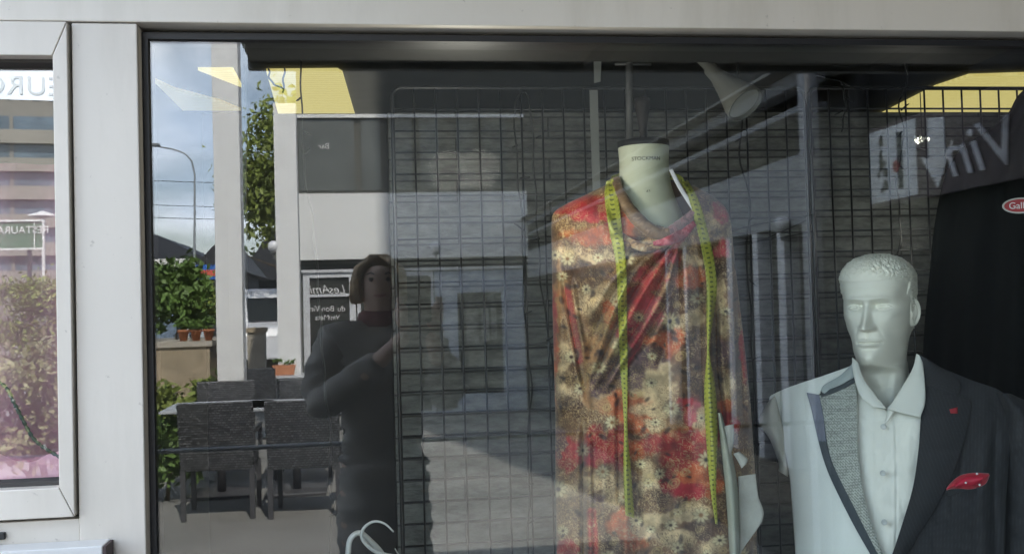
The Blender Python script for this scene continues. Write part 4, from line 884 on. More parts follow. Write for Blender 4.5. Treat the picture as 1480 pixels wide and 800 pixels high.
# red oval badge on the cloak
bp_ = PY(1474, 297, .40)
bd = thing('oval_badge', 'small red oval badge with white border hanging in front of the black cloak', 'badge', bp_)
bn = Vector((-.36,-.93,0)).normalized(); bm_ = bn.to_track_quat('Z', 'Y').to_matrix(); k_ = mk_*.98*(PY(1474,297,.40)-CAM).length/(MO-CAM).length
def disc(rx, ry, z0, z1, name, m):
    n = 48; v = MB(); pts = [bm_ @ Vector((rx*math.cos(2*math.pi*i/n), ry*math.sin(2*math.pi*i/n), z0)) for i in range(n)]; return v.prism(pts, bm_ @ Vector((0,0,z1-z0))).obj(name, m, bd)
disc(25*k_, 12*k_, 0, .002, 'rim', mat('badge_white', (.55,.55,.52), .5)); disc(22.5*k_, 9.8*k_, .0022, .003, 'field', mat('badge_red', (.38,.02,.03), .5))
me = text_mesh('Galb', 14*k_, .0004); 
for v_ in me.vertices: v_.co = bm_ @ Vector((v_.co.x-3*k_, v_.co.y-4.6*k_, .0034+v_.co.z))
link('lettering', me, M_WHITEP, bd)
# ------------------------------------------------------------------ the court behind the photographer (seen mirrored in the panes)
def mp_(px, py, z): 
    """real point whose mirror image appears at px,py at distance z from the camera plane"""
    return MR(px, py, z-1.77)
M_COLW = mat('column_white', (.82,.82,.82), .7, var=.05)
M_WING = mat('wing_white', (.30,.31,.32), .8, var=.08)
M_REND = mat('white_render', (.78,.78,.77), .8, var=.06, scale=1.5)
M_GREY = mat('grey_render', (.12,.12,.108), .85, var=.1, scale=1.2)
M_PANE = mat('dark_pane', (.05,.052,.048), .15, var=.5, scale=1.5)
M_UPANE = mat('upper_pane', (.13,.14,.135), .3, var=.35, scale=1.2)
M_DOOR = mat('door_frame', (.60,.61,.64), .5, var=.05)
M_LET = mat('white_letters', (.75,.75,.75), .6)
# canopy overhead (also roofs the photographer)
ZC = 2.45
cp = thing('canopy', 'flat grey canopy over the pavement in front of the shop', 'canopy', (0, 0, ZC))
M_SOFF = mat('canopy_soffit', (.28,.275,.24), .8, var=.1, scale=.8)
world_child(MB().prism([(-.41,-.18,ZC),(2.53,-.18,ZC),(2.53,-2.25,ZC),(-.41,-2.25,ZC)], (0,0,.12)).obj('slab', M_SOFF), cp)
world_child(MB().box(-.42, 2.54, -2.30, -2.255, ZC-.02, ZC+.16).obj('edge_board', mat('canopy_edge', (.35,.35,.33), .7)), cp)
for xx in (.9, 2.1):
    world_child(MB().box(xx-.03, xx+.03, -2.2, -.2, ZC-.03, ZC-.002).obj('batten', mat('canopy_batten', (.12,.12,.11), .7)), cp)
# opposite building
YO = -13.2
def ox_(px): return MR(px, 420, -YO).x
def oz_(py, px=560): return MR(px, py, -YO).z
rb = thing('restaurant_building', 'white and grey restaurant building across the court with glazed front', 'building', (1.5, YO, 0))
X0, X1 = ox_(434), 2.36
def rbx(name, m, *b): return world_child(MB().box(*b).obj(name, m), rb)
rbx('wall', M_GREY, X0, X1+10, YO-5, YO-.002, 0, 6.4)
rbx('fascia', M_REND, X0-.04, X1, YO, YO+.16, oz_(374), oz_(280))
rbx('roof', mat('roof_dark', (.05,.05,.05), .7), X0-.3, X1+10.3, YO-5.2, YO+.5, 6.405, 6.6)
ux = [436, 517, 527, 555, 568, 600, 612, 640, 665, 690, 702, 738]
for i in range(0, len(ux), 2):
    fr_ = rbx('upper_window', M_UPANE, ox_(ux[i]), ox_(ux[i+1]), YO-.001, YO+.02, oz_(274), oz_(172))
rbx('string_course', M_REND, X0, X1, YO, YO+.06, oz_(172)+.01, oz_(166))
# ground floor glazing
def frame_open(px0, px1, py0, py1, name, w_=.05, m=M_DOOR, midrails=(), pane=M_PANE):
    x0, x1 = ox_(px0), ox_(px1); z1 = oz_(py0, px0); z0 = oz_(py1, px0)
    mb = MB().box(x0, x0+w_, YO, YO+.07, z0, z1).box(x1-w_, x1, YO, YO+.07, z0, z1).box(x0+w_, x1-w_, YO, YO+.07, z1-w_, z1).box(x0+w_, x1-w_, YO, YO+.07, z0, z0+w_)
    for r_ in midrails: zz = oz_(r_, px0); mb.box(x0+w_, x1-w_, YO, YO+.065, zz-.02, zz+.02)
    f = world_child(mb.obj(name, m), rb); p = MB().box(x0+w_, x1-w_, YO+.002, YO+.03, z0+w_, z1-w_).obj('pane', pane); p.parent = f; p.matrix_parent_inverse = (f.matrix_parent_inverse @ Matrix.Identity(4)) if False else Matrix.Identity(4); return f
rbx('window', M_PANE, ox_(436), ox_(668), YO, YO+.03, oz_(387), oz_(377)-.03)
rbx('lintel', M_DOOR, ox_(436), ox_(756), YO, YO+.10, oz_(392), oz_(388))
d1 = frame_open(438, 514, 393, 598, 'door', .09, midrails=(428,))
frame_open(516, 572, 393, 600, 'window', .05); frame_open(574, 626, 393, 600, 'window', .06, midrails=(444,))
frame_open(628, 756, 392, 602, 'door', .32, mat('wide_door_frame', (.42,.47,.55), .5))
for px0, px1 in ((684,694),(698,712),(716,726)):
    rbx('lit_shade', mat('pale_shade', (.75,.8,.8), .6), ox_(px0), ox_(px1), YO+.032, YO+.05, oz_(419), oz_(398))
for k, (px0, px1, py0, py1) in enumerate(((672,690,455,500),(694,705,450,498),(708,716,448,495))):
    rbx('poster', mat('poster_%s' % 'abcdef'[k], (.22,.22,.2), .6, var=.9, scale=12), ox_(px0), ox_(px1), YO+.0715, YO+.078, oz_(py1), oz_(py0))
def wall_text(txt, px, py, size, y=YO+.032, shear=.25, parent=rb, m=M_LET):
    ws_ = txt.split()
    if len(ws_) > 1:
        for k, w_ in enumerate(ws_): wall_text(w_, px-(k-(len(ws_)-1)/2)*size*170, py, size, y, shear, parent, m)
        return
    me = text_mesh(txt, size, .004, shear); p = MR(px, py, -y)
    for v_ in me.vertices: v_.co = Vector((p.x-v_.co.x, y+.004+v_.co.z, p.z+v_.co.y))      # faces +y, reads from the shop side
    me.flip_normals(); return world_child(link('lettering', me, m), parent)
wall_text('Les Amis', 474, 424, .17); wall_text('du Bon Vin', 474, 450, .115, shear=0); wall_text('Vins Mets', 474, 462, .10, shear=0); wall_text('Bar', 468, 215, .12, shear=0, y=YO+.022)
# cast diagonal: a screen beside column two
# right wing
XW = 2.35
rw = thing('side_pavilion', 'white glazed side pavilion with sloping looking eaves rails right of the court', 'pavilion', (XW, -10, 0))
def zw(px, py): d = ray(px, py); t = (XW-CAM.x)/d.x; return (CAM+d*t).z
def yw(px): d = ray(px, 400); t = (XW-CAM.x)/d.x; return -(CAM+d*t).y
def wbx(name, m, y0, y1, z0, z1, x0=XW, x1=XW+.12): return world_child(MB().box(x0, x1, min(y0,y1), max(y0,y1), z0, z1).obj(name, m), rw)
ya, yb = YO+.12, yw(1172)
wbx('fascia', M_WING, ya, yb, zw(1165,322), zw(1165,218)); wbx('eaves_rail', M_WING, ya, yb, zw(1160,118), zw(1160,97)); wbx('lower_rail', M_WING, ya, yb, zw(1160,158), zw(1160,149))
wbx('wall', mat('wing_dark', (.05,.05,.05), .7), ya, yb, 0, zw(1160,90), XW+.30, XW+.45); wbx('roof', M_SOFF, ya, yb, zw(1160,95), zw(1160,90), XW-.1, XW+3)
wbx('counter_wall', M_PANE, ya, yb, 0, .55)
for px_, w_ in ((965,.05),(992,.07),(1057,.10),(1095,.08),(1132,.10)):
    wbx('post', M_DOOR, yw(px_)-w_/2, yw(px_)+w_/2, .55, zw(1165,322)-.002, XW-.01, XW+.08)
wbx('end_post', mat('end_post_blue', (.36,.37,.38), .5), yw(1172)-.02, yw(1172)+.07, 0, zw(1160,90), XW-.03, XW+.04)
# dark dining hall behind to close the view on the right
db = MB().box(2.72, 5.5, -3.75, -.2, 0, 4.6).obj('dark_annex', mat('annex_brown', (.006,.006,.005), .8)); tag(db, 'dark brown annex wall beyond the wine sign', 'building')

# columns
def column(px, z, w_, label, ztop=4.6):
    p = mp_(px, 400, z); o = MB().box(-w_/2, w_/2, -w_/2, w_/2, 0, ztop).box(-w_/2-.02, w_/2+.02, -w_/2-.02, w_/2+.02, 0, .12).box(-.006, .006, w_/2, w_/2+.006, .13, ztop)
    o = o.obj('white_column', M_COLW, bevel=.008); o.location = (p.x, p.y, 0); tag(o, label, 'column', 'white columns of the court'); return p
c1 = column(333, 10.5, .25, 'left white square column, nearest the shrubs and the curved street lamp', 5.2)
c2 = column(417, 13.0, .27, 'white square column at the corner of the restaurant with a globe lamp', mp_(417, 152, 13.0).z)
# globe lamps
M_GLOBE = mat('opal_globe', (.82,.82,.84), .25)
def globe(px, py, z, r_, label, side=1, wall=None):
    p = mp_(px, py, z); t = thing('globe_lamp', label, 'globe lamp', p, 0, 'white globe lamps')
    MB().lathe([(max(r_*math.sin(math.pi*i/14), 1e-3), -r_*math.cos(math.pi*i/14)) for i in range(15)], (0,0,0), 24).obj('globe', M_GLOBE, t, True)
    MB().tube([(0,0,-r_*.9),(0,0,-r_*2.0),(side*r_*1.8,0,-r_*2.2)], .02, 8).lathe([(.05,-r_*1.25),(.035,-r_*.8)], (0,0,0), 16).obj('bracket', mat('lamp_bracket', (.15,.15,.15), .5), t, True)
globe(395, 356, 12.9, .070, 'small white globe lamp fixed on the restaurant corner column', 1)
globe(630, 356, 12.8, .075, 'white globe lamp standing out before the restaurant fascia', 1)
globe(1131, 322, 5.5, .042, 'white globe lamp on the side pavilion posts', 1)
globe(1236, 316, 5.6, .045, 'white globe lamp nearest the wine sign', 1)

# wicker chairs and tables
def wicker():
    m, nt, b = nmat('wicker'); L = nt.links; tc = nt.nodes.new('ShaderNodeTexCoord'); ck = nt.nodes.new('ShaderNodeTexBrick'); ck.offset = .5
    sp = nt.nodes.new('ShaderNodeSeparateXYZ'); L.new(tc.outputs['Object'], sp.inputs[0]); ad = nt.nodes.new('ShaderNodeMath'); L.new(sp.outputs['X'], ad.inputs[0]); L.new(sp.outputs['Y'], ad.inputs[1])
    cb = nt.nodes.new('ShaderNodeCombineXYZ'); L.new(ad.outputs[0], cb.inputs['X']); L.new(sp.outputs['Z'], cb.inputs['Y']); L.new(cb.outputs[0], ck.inputs['Vector'])
    ck.inputs['Scale'].default_value = 1; ck.inputs['Brick Width'].default_value = .03; ck.inputs['Row Height'].default_value = .018; ck.inputs['Mortar Size'].default_value = .003
    ck.inputs['Color1'].default_value = (.04,.042,.05,1); ck.inputs['Color2'].default_value = (.17,.175,.19,1); ck.inputs['Mortar'].default_value = (.004,.004,.004,1)
    L.new(ck.outputs['Color'], b.inputs['Base Color']); b.inputs['Roughness'].default_value = .45
    bp = nt.nodes.new('ShaderNodeBump'); bp.invert = True; bp.inputs['Distance'].default_value = .004; L.new(ck.outputs['Fac'], bp.inputs['Height']); L.new(bp.outputs[0], b.inputs['Normal']); return m
M_WICK = wicker(); M_ALU = mat('grey_leg', (.10,.10,.11), .35, metal=.3)
def make_chair():
    t = thing('wicker_chair', '', 'chair', (0,0,0), 0, 'dark wicker chairs of the terrace')
    MB().box(-.25, .25, -.24, .24, .38, .45).obj('seat', M_WICK, t, bevel=.012)
    MB().prism([(-.26,.23,.36),(.26,.23,.36),(.27,.30,.86),(-.27,.30,.86)], (0,.035,0)).obj('backrest', M_WICK, t, bevel=.012)
    for s_ in (-1, 1):
        for yy in (-.22, .245):
            MB().box(s_*.245-.018, s_*.245+.018, yy-.018, yy+.018, .0, .378).obj('leg', M_ALU, t)
        MB().box(s_*.262-.018, s_*.262+.018, -.22, .24, .62, .65).box(s_*.262-.016, s_*.262+.016, -.235, -.205, .45, .62).obj('armrest', M_WICK, t, bevel=.006)
    MB().box(-.24, .24, -.012, .012, .34, .365).obj('stretcher', M_ALU, t); return t
ch0 = make_chair()
specs = [(317, 8.1, 0, 'wicker chair with its back to the shop at the near left table'),
         (441, 8.0, 4, 'wicker chair with its back to the shop at the near table before the restaurant door'),
         (322, 9.9, 176, 'wicker chair facing the shop on the far side of the left table'),
         (437, 9.8, 183, 'wicker chair facing the shop before the restaurant door'),
         (372, 12.6, 8, 'farthest wicker chair between the two white columns')]
for i, (px_, z_, rz_, lb) in enumerate(specs):
    o = ch0 if i == 0 else copy_tree(ch0); p = mp_(px_, 460, z_); o.location = (p.x, p.y, 0); o.rotation_euler.z = R(rz_); o['label'] = lb
M_TOP = mat('table_top', (.45,.47,.50), .3, var=.05); 
def make_table():
    t = thing('cafe_table', '', 'table', (0,0,0), 0, 'terrace tables')
    MB().box(-.42, .42, -.40, .40, .715, .74).obj('table_top', M_TOP, t, bevel=.006)
    MB().tube([(0,0,.03),(0,0,.712)], .035, 14).obj('pedestal', M_ALU, t, True); MB().box(-.25,.25,-.25,.25,0,.028).obj('foot', M_ALU, t, bevel=.005); return t
tb0 = make_table()
for i, (px_, z_, lb) in enumerate(((316, 8.95, 'pale square cafe table, the left one of the near pair'), (424, 8.9, 'pale square cafe table before the restaurant door'), (402, 12.9, 'far pale cafe table carrying the terracotta trough'))):
    o = tb0 if i == 0 else copy_tree(tb0); p = mp_(px_, 460, z_); o.location = (p.x, p.y, 0); o['label'] = lb

# foliage
def leafmat(name, col): return mat(name, col, .6, var=.5, scale=3)
LM = [leafmat('leaf_green', (.11,.19,.04)), leafmat('leaf_yellow_green', (.21,.26,.055)), leafmat('leaf_deep', (.06,.10,.03))]
M_BARK = mat('bark', (.12,.09,.06), .9, var=.3, scale=10)
def leaves(cent, rad, n, size, seed, clumps=26, flat=1):
    r_ = np.random.default_rng(seed); c = r_.normal(size=(clumps, 3)); c /= np.linalg.norm(c, axis=1)[:, None]; c *= (r_.random((clumps, 1))**.4)*.85
    k = r_.integers(0, clumps, n); p = c[k] + r_.normal(size=(n, 3))*.17; p = p*np.array(rad)+np.array(cent)
    u_ = r_.normal(size=(n, 3)); u_ /= np.linalg.norm(u_, axis=1)[:, None]; v_ = np.cross(u_, r_.normal(size=(n, 3))); v_ /= np.linalg.norm(v_, axis=1)[:, None]
    s_ = size*(.6+.8*r_.random((n, 1))); V_ = np.stack([p-u_*s_, p+v_*s_*.45, p+u_*s_, p-v_*s_*.45], 1).reshape(-1, 3); V_[:, 2] = np.maximum(V_[:, 2], .01)
    me = bpy.data.meshes.new('foliage'); me.from_pydata(V_.tolist(), [], np.arange(4*n).reshape(n, 4).tolist()); return me
def tree(name, label, cat, loc, h, cr_h, rad, n, size, m, seed, trunk=.12, group=None):
    t = thing(name, label, cat, (loc[0], loc[1], loc[2] if len(loc) > 2 else 0), 0, group)
    rr = random.Random(seed); mb = MB(); mb.tube([(0,0,0),(.05*rr.random(),0,h*.35),(0,.06,h*.6),(.05,0,h*.85)], [trunk, trunk*.8, trunk*.6, trunk*.3], 10)
    for k in range(7):
        a_ = rr.uniform(0, 6.28); z0 = h*rr.uniform(.3,.65); e = Vector((math.cos(a_)*rad[0]*.7, math.sin(a_)*rad[1]*.7, z0+rr.uniform(.2,.6)*rad[2])); mb.tube([(0,0,z0), e*.5+Vector((0,0,z0*.5)), e], [trunk*.4, trunk*.25, trunk*.1], 6)
    mb.obj('trunk', M_BARK, t, True); link('foliage', leaves((0,0,cr_h), rad, n, size, seed), m, t); return t
p = mp_(410, 245, 28); tree('tree', 'tall green tree seen between the two white columns', 'tree', (p.x, p.y), 6.5, p.z, (1.9,1.3,2.1), 8000, .10, LM[1], 4, .09)
p = mp_(255, 425, 17); tree('shrub', 'big loose green shrub above the terracotta pots', 'shrub', (p.x, p.y), 1.9, p.z, (.62,.6,.62), 2600, .07, LM[0], 8, .03, 'shrubs by the stone planter')
p = mp_(300, 440, 19); tree('shrub', 'smaller light green shrub beside the left white column', 'shrub', (p.x, p.y), 1.7, p.z, (.42,.5,.36), 1300, .07, LM[1], 9, .03, 'shrubs by the stone planter')
p = mp_(232, 565, 10.5); tree('shrub', 'low green bush at the foot of the steps', 'shrub', (p.x, p.y), .5, .45, (.30,.4,.38), 1500, .05, LM[1], 12, .02, 'shrubs by the stone planter')
p = mp_(240, 610, 8.8); tree('shrub', 'dark leafy bush beside the near left table', 'shrub', (p.x, p.y), .45, .42, (.30,.35,.33), 1500, .045, LM[0], 13, .02, 'shrubs by the stone planter')
p = mp_(300, 545, 11.2); tree('shrub', 'small spray of leaves behind the far left chair', 'shrub', (p.x, p.y), .8, .68, (.22,.25,.20), 600, .045, LM[1], 14, .02, 'shrubs by the stone planter')
p = mp_(40, 440, 9); tree('shrub', 'yellow green bush mirrored in the side casement', 'shrub', (p.x, p.y), 1.9, 1.55, (.42,.5,.36), 5200, .022, LM[1], 15, .03)
p = mp_(60, 560, 7.2); tree('shrub', 'spiky pale bush low in the side casement', 'shrub', (p.x, p.y), 1.2, .95, (.45,.4,.45), 6000, .028, leafmat('leaf_pale', (.24,.25,.12)), 16, .03)
for k, (px_, z_) in enumerate(((370, 48), (300, 60), (345, 70))):
    p = mp_(px_, 400, z_); tree('tree', ['round tree far beyond the parked van', 'far tree behind the low roofs', 'farthest tree on the skyline'][k], 'tree', (p.x, p.y), 3.0, 3.0, (1.8,1.8,1.3), 1200, .2, LM[2], 30+k, .12, 'far trees')

# stone planter, steps, pots
M_STONE = mat('warm_stone', (.36,.29,.20), .85, var=.2, scale=5, bump=.3, bscale=20)
a_ = mp_(236, 500, 15.5); b_ = mp_(303, 500, 15.5); zt_ = mp_(270, 493, 15.5).z
pl = thing('stone_planter', 'low planter of warm stone slabs below the shrubs', 'planter', ((a_.x+b_.x)/2, a_.y, 0))
world_child(MB().box(a_.x-.1, b_.x, a_.y-1.2, a_.y, 0, zt_-.08).obj('wall', M_STONE), pl); world_child(MB().box(a_.x-.14, b_.x+.04, a_.y-1.24, a_.y+.04, zt_-.079, zt_).obj('coping', mat('coping', (.42,.38,.32), .8)), pl)
st_ = thing('garden_steps', 'three grey stone steps left of the planter', 'steps', (a_.x-.2, a_.y+.8, 0))
for k in range(3):
    world_child(MB().box(a_.x-1.3, a_.x+.45-.12*k, a_.y+.10+.0*k+.45*(2-k), a_.y+.10+.45*(3-k)-.002, 0, .16*(k+1)).obj('step', mat('step_stone', (.26,.25,.22), .85, var=.15)), st_)
for k, px_ in enumerate((253, 272, 291)):
    p = mp_(px_, 486, 15.0); t = thing('terracotta_pot', ['leftmost terracotta pot on the planter coping', 'middle terracotta pot on the planter coping', 'terracotta pot nearest the left white column'][k], 'plant pot', (p.x, a_.y-.2, zt_), 0, 'terracotta pots on the planter')
    MB().lathe([(.05,.001),(.075,.13),(.088,.131),(.088,.165),(.075,.166),(.07,.13)], (0,0,0), 20).obj('pot', mat('terracotta', (.45,.17,.08), .8), t, True)
    link('foliage', leaves((0,0,.24), (.13,.13,.12), 220, .035, 50+k, 10), LM[0], t)
p = mp_(411, 524, 12.9); tr_ = thing('terracotta_trough', 'terracotta trough with small plants on the far table', 'plant pot', (p.x, p.y, .741))
MB().prism([(-.11,-.06,0),(.11,-.06,0),(.14,-.06,.12),(-.14,-.06,.12)], (0,.12,0)).obj('trough', mat('terracotta_trough', (.48,.2,.1), .8), tr_); link('foliage', leaves((0,0,.15), (.15,.08,.05), 260, .03, 60, 10), LM[0], tr_)

# street beyond: van, cars, roofs, sign, lamp post
def car(name, label, cat, px_, z_, rz, ln, wd_, ht, col, van=False):
    p = mp_(px_, 450, z_); t = thing(name, label, cat, (p.x, p.y, 0), R(rz), None)
    mc = mat('car_paint_'+name, col, .25, var=.02, coat=.6); h1 = ht*.52; prof_ = ([(-ln/2,.28),(-ln/2,ht*.95),(-ln/2+.1,ht),(ln*.22,ht),(ln*.36,h1+.12),(ln*.48,h1),(ln/2,h1*.8),(ln/2,.28)] if van else
        [(-ln/2,.28),(-ln/2,h1),(-ln*.36,h1+.08),(-ln*.24,ht),(ln*.08,ht),(ln*.24,h1+.06),(ln*.45,h1-.06),(ln/2,h1*.7),(ln/2,.28)])
    MB().prism([(x, -wd_/2, z) for x, z in prof_], (0, wd_, 0)).obj('body', mc, t, bevel=.05)
    g_ = mat('car_glass_'+name, (.03,.035,.04), .1)
    if van: MB().prism([(ln*.25,-wd_*.36,ht-.26),(ln*.365,-wd_*.36,h1+.16),(ln*.365,wd_*.36,h1+.16),(ln*.25,wd_*.36,ht-.26)], (.03,0,.02)).obj('windscreen', g_, t)
    else: MB().prism([(ln*.095,-wd_*.42,ht-.03),(ln*.25,-wd_*.42,h1+.08),(ln*.25,wd_*.42,h1+.08),(ln*.095,wd_*.42,ht-.03)], (.03,0,.02)).obj('windscreen', g_, t)
    for s_ in (-1, 1):
        MB().prism([(-ln*.25, s_*(wd_/2+.004), h1+.08),(ln*.10, s_*(wd_/2+.004), h1+.08),(ln*.06, s_*(wd_/2+.004), ht-.12),(-ln*.2, s_*(wd_/2+.004), ht-.12)], (0, s_*.01, 0)).obj('side_window', g_, t)
        MB().box(ln/2-.03, ln/2+.01, s_*wd_*.38-.13, s_*wd_*.38+.13, h1*.62, h1*.78).obj('headlight', mat('headlight_'+name, (.7,.7,.7), .1), t, bevel=.02)
        for xx in (-ln*.32, ln*.32):
            MB().lathe([(.33,-.1),(.33,.1)], (xx, s_*(wd_/2-.09), .33), 24, Matrix.Rotation(R(90), 3, 'X')).obj('wheel', mat('tyre_'+name, (.02,.02,.02), .8), t, True)
    return t
car('delivery_van', 'white delivery van parked in the street between the two columns', 'van', 378, 30, 78, 4.6, 1.5, 2.15, (.75,.76,.8), True)
car('parked_car', 'silver parked car just behind the white delivery van', 'car', 396, 40, 60, 4.2, 1.7, 1.45, (.5,.52,.56))
car('parked_car', 'pale parked car half hidden behind the left white column', 'car', 309, 34, 150, 4.2, 1.7, 1.45, (.6,.65,.7))
def house(name, label, px0, px1, z_, zb, ze, ridge_px, col, rcol, depth=6):
    a_ = mp_(px0, 400, z_); b_ = mp_(px1, 400, z_); t = thing(name, label, 'building', ((a_.x+b_.x)/2, a_.y, 0)); x0, x1 = sorted((a_.x, b_.x))
    world_child(MB().box(x0, x1, a_.y-depth, a_.y, 0, ze).obj('wall', mat('wall_'+name+str(px0), col, .85), None), t)
    world_child(MB().prism([(x0-.3, a_.y+.3, ze+.002),(x1+.3, a_.y+.3, ze+.002),((x0+x1)/2+ridge_px, a_.y+.3, zb)], (0, -depth-.6, 0)).obj('roof', mat('roof_'+name+str(px0), rcol, .6), None), t); return t, x0, x1, a_.y
zA = mp_(255, 372, 36).z; t, x0, x1, yy = house('low_hall', 'low blue grey hall with a dark sloping roof on the skyline', 214, 292, 36, mp_(215, 339, 36).z, zA-.1, -.6, (.18,.24,.33), (.035,.04,.055))
zA = mp_(315, 395, 33).z; house('gabled_shed', 'dark gabled shed right of the low hall', 287, 345, 33, mp_(315, 346, 33).z, zA, .1, (.05,.05,.055), (.03,.03,.035))
house('dark_gable', 'dark gabled roof seen between the two columns', 352, 425, 45, mp_(405, 322, 45).z, mp_(380, 395, 45).z-.3, .4, (.04,.042,.05), (.022,.024,.03))
p = mp_(245, 380, 30); o = MB().box(-.55, .55, -.1, .1, p.z-.35, p.z+.12).box(-.5,-.42,-.05,.05,0,p.z-.35).box(.42,.5,-.05,.05,0,p.z-.35).obj('white_hoarding', M_REND); o.location = (p.x, p.y, 0); tag(o, 'long white hoarding under the low hall roof', 'hoarding')
p = mp_(302, 393, 29); sg = thing('shop_sign', 'bright blue street sign board with a red panel', 'sign', (p.x, p.y, 0))
MB().box(-.38, .38, -.06, 0, p.z-.2, p.z+.2).obj('board', mat('sign_blue', (.04,.16,.55), .5), sg); MB().box(-.28, .22, .001, .012, p.z-.11, p.z+.06).obj('red_panel', mat('sign_red', (.65,.12,.08), .5), sg); MB().tube([(-.3,-.03,0),(-.3,-.03,p.z-.2)], .04).obj('post', M_ALU, sg); MB().tube([(.3,-.03,0),(.3,-.03,p.z-.2)], .04).obj('post', M_ALU, sg)
# street lamp
pa = mp_(280, 400, 24); lm = thing('street_lamp', 'slender grey street lamp with a long curved arm on the skyline', 'street lamp', (pa.x, pa.y, 0)); pts = [mp_(281, y, 24) for y in (480, 380, 300, 252)] + [mp_(277,232,24), mp_(266,221,24), mp_(248,215,24), mp_(222,211,24)]
MBl = MB().tube([Vector((pts[0].x, pts[0].y, 0))]+pts, [.05,.035,.03,.026,.022,.02,.018,.018,.016], 8); world_child(MBl.obj('pole', mat('lamp_pole', (.34,.37,.4), .5), None, True), lm)
hp = mp_(219, 210, 24); world_child(MB().box(hp.x-.09, hp.x+.18, hp.y-.08, hp.y+.08, hp.z-.03, hp.z+.04).obj('lamp_head', mat('lamp_head', (.2,.22,.24), .5), None, bevel=.02), lm)
for k, (y0, y1) in enumerate(((297,297),(315,317),(262,266))):
    o = MB().tube([mp_(150, y0-3, 40), mp_(320, y0+2, 41), mp_(420, y1+2, 42)], .012, 5).obj('overhead_wire', M_CABLE); tag(o, ['middle overhead wire across the sky', 'lowest overhead wire across the sky', 'topmost overhead wire across the sky'][k], 'wire', 'overhead wires')
# masonry pier between the columns
p = mp_(371, 480, 22); pr = thing('masonry_pier', 'pale masonry pier standing in front of the van', 'pier', (p.x, p.y, 0))
MB().box(-.17,.17,-.2,.2,0,p.z).obj('shaft', mat('pier_stone', (.38,.34,.28), .85, var=.2), pr); MB().box(-.20,.20,-.24,.24,p.z+.001,p.z+.1).obj('cap', M_STONE, pr)
# low street wall
o = MB().box(-12, ox_(400)-1, -27, -26.8, 0, .9).obj('street_wall', mat('street_wall', (.25,.24,.22), .85)); tag(o, 'low grey wall closing the far side of the garden', 'wall')

# hotel mirrored in the casement
hz = 62; hx1 = mp_(88, 300, hz).x; hx0 = hx1-26; hy = mp_(60, 300, hz).y; ht = mp_(76, 146, hz).z
hb = thing('hotel_building', 'large beige hotel with ribbon windows mirrored in the side casement', 'building', ((hx0+hx1)/2, hy, 0))
M_BEIGE = mat('beige_band', (.20,.19,.17), .8, var=.1, scale=.3); M_HW = mat('hotel_window', (.10,.14,.18), .15, var=.5, scale=.6)
Rm = Matrix.Rotation(R(-9), 4, 'Z'); O_ = Vector((hx1, hy, 0))
def hbx(name, m, *b):
    mb = MB().box(*b); mb.v = [tuple(O_ + (Rm @ Vector(v))) for v in mb.v]; return world_child(mb.obj(name, m), hb)
hbx('wall', M_BEIGE, -26, 0, -12, 0, 0, ht)
fl_h = mp_(60, 200, hz).z - mp_(60, 240, hz).z
for k in range(6):
    z1 = ht-.75-k*fl_h*1.0
    if z1 < 1: break
    hbx('ribbon_window', M_HW, -25.9, .02, .0, .05, z1-fl_h*.62, z1-fl_h*.12)
    hbx('balcony_band', mat('band_%d' % k, (.25,.235,.205), .8, var=.1, scale=.3), -26.05, .1, .02, .5, z1-fl_h*1.12, z1-fl_h*.64)
    for j in range(9): hbx('mullion', M_BEIGE, -25+j*2.8, -24.8+j*2.8, .051, .12, z1-fl_h*.62, z1-fl_h*.12)
me = text_mesh('EUROTEL', 1.5, .12, 0, 1.1)
for v_ in me.vertices: v_.co = O_ + (Rm @ Vector((-3.2-v_.co.x, .2+v_.co.z, ht+.25+v_.co.y)))
me.flip_normals(); world_child(link('rooftop_lettering', me, mat('pale_letters', (.75,.82,.88), .5)), hb)
# green restaurant board
p0 = mp_(-22, 340, 12); p1 = mp_(62, 340, 12); zt2 = mp_(50, 320, 12).z; zb2 = mp_(50, 358, 12).z
rs = thing('restaurant_board', 'green restaurant sign board with white edge mirrored in the side casement', 'sign', ((p0.x+p1.x)/2, p0.y, 0)); xa, xb = sorted((p0.x, p1.x))
world_child(MB().box(xa, xb, p0.y-.05, p0.y, zb2, zt2).obj('board', mat('board_green', (.10,.19,.12), .5)), rs)
world_child(MB().box(xa-.02, xb+.02, p0.y-.02, p0.y+.02, zt2, zt2+.02).box(xa-.02, xb+.02, p0.y-.02, p0.y+.02, zb2-.02, zb2).box(xb, xb+.02, p0.y-.02, p0.y+.02, zb2, zt2).box(xa-.02, xa, p0.y-.02, p0.y+.02, zb2, zt2).box(xb-.09, xb-.08, p0.y+.001, p0.y+.01, zb2, zt2).obj('edge', M_LET), rs)
me = text_mesh('RESTAURANT', .115, .004)
for v_ in me.vertices: v_.co = Vector(((xa+xb)/2+.02-v_.co.x*.98, p0.y+.006+v_.co.z, zt2-.13+v_.co.y))
me.flip_normals(); world_child(link('lettering', me, M_LET), rs)
for xx in (xa+.1, xb-.15): world_child(MB().box(xx-.02, xx+.02, p0.y-.04, p0.y-.01, 0, zb2-.021).obj('post', M_ALU), rs)
p = mp_(62, 305, 13); o = MB().lathe([(.01,0),(.17,-.05),(.175,-.065),(.165,-.06),(.01,-.02)], (0,0,0), 10).tube([(0,0,-.02),(0,0,-p.z+.01)], .02, 8).obj('white_parasol', mat('parasol_white', (.7,.7,.7), .8)); o.location = p; tag(o, 'small white parasol above the green restaurant board', 'parasol')

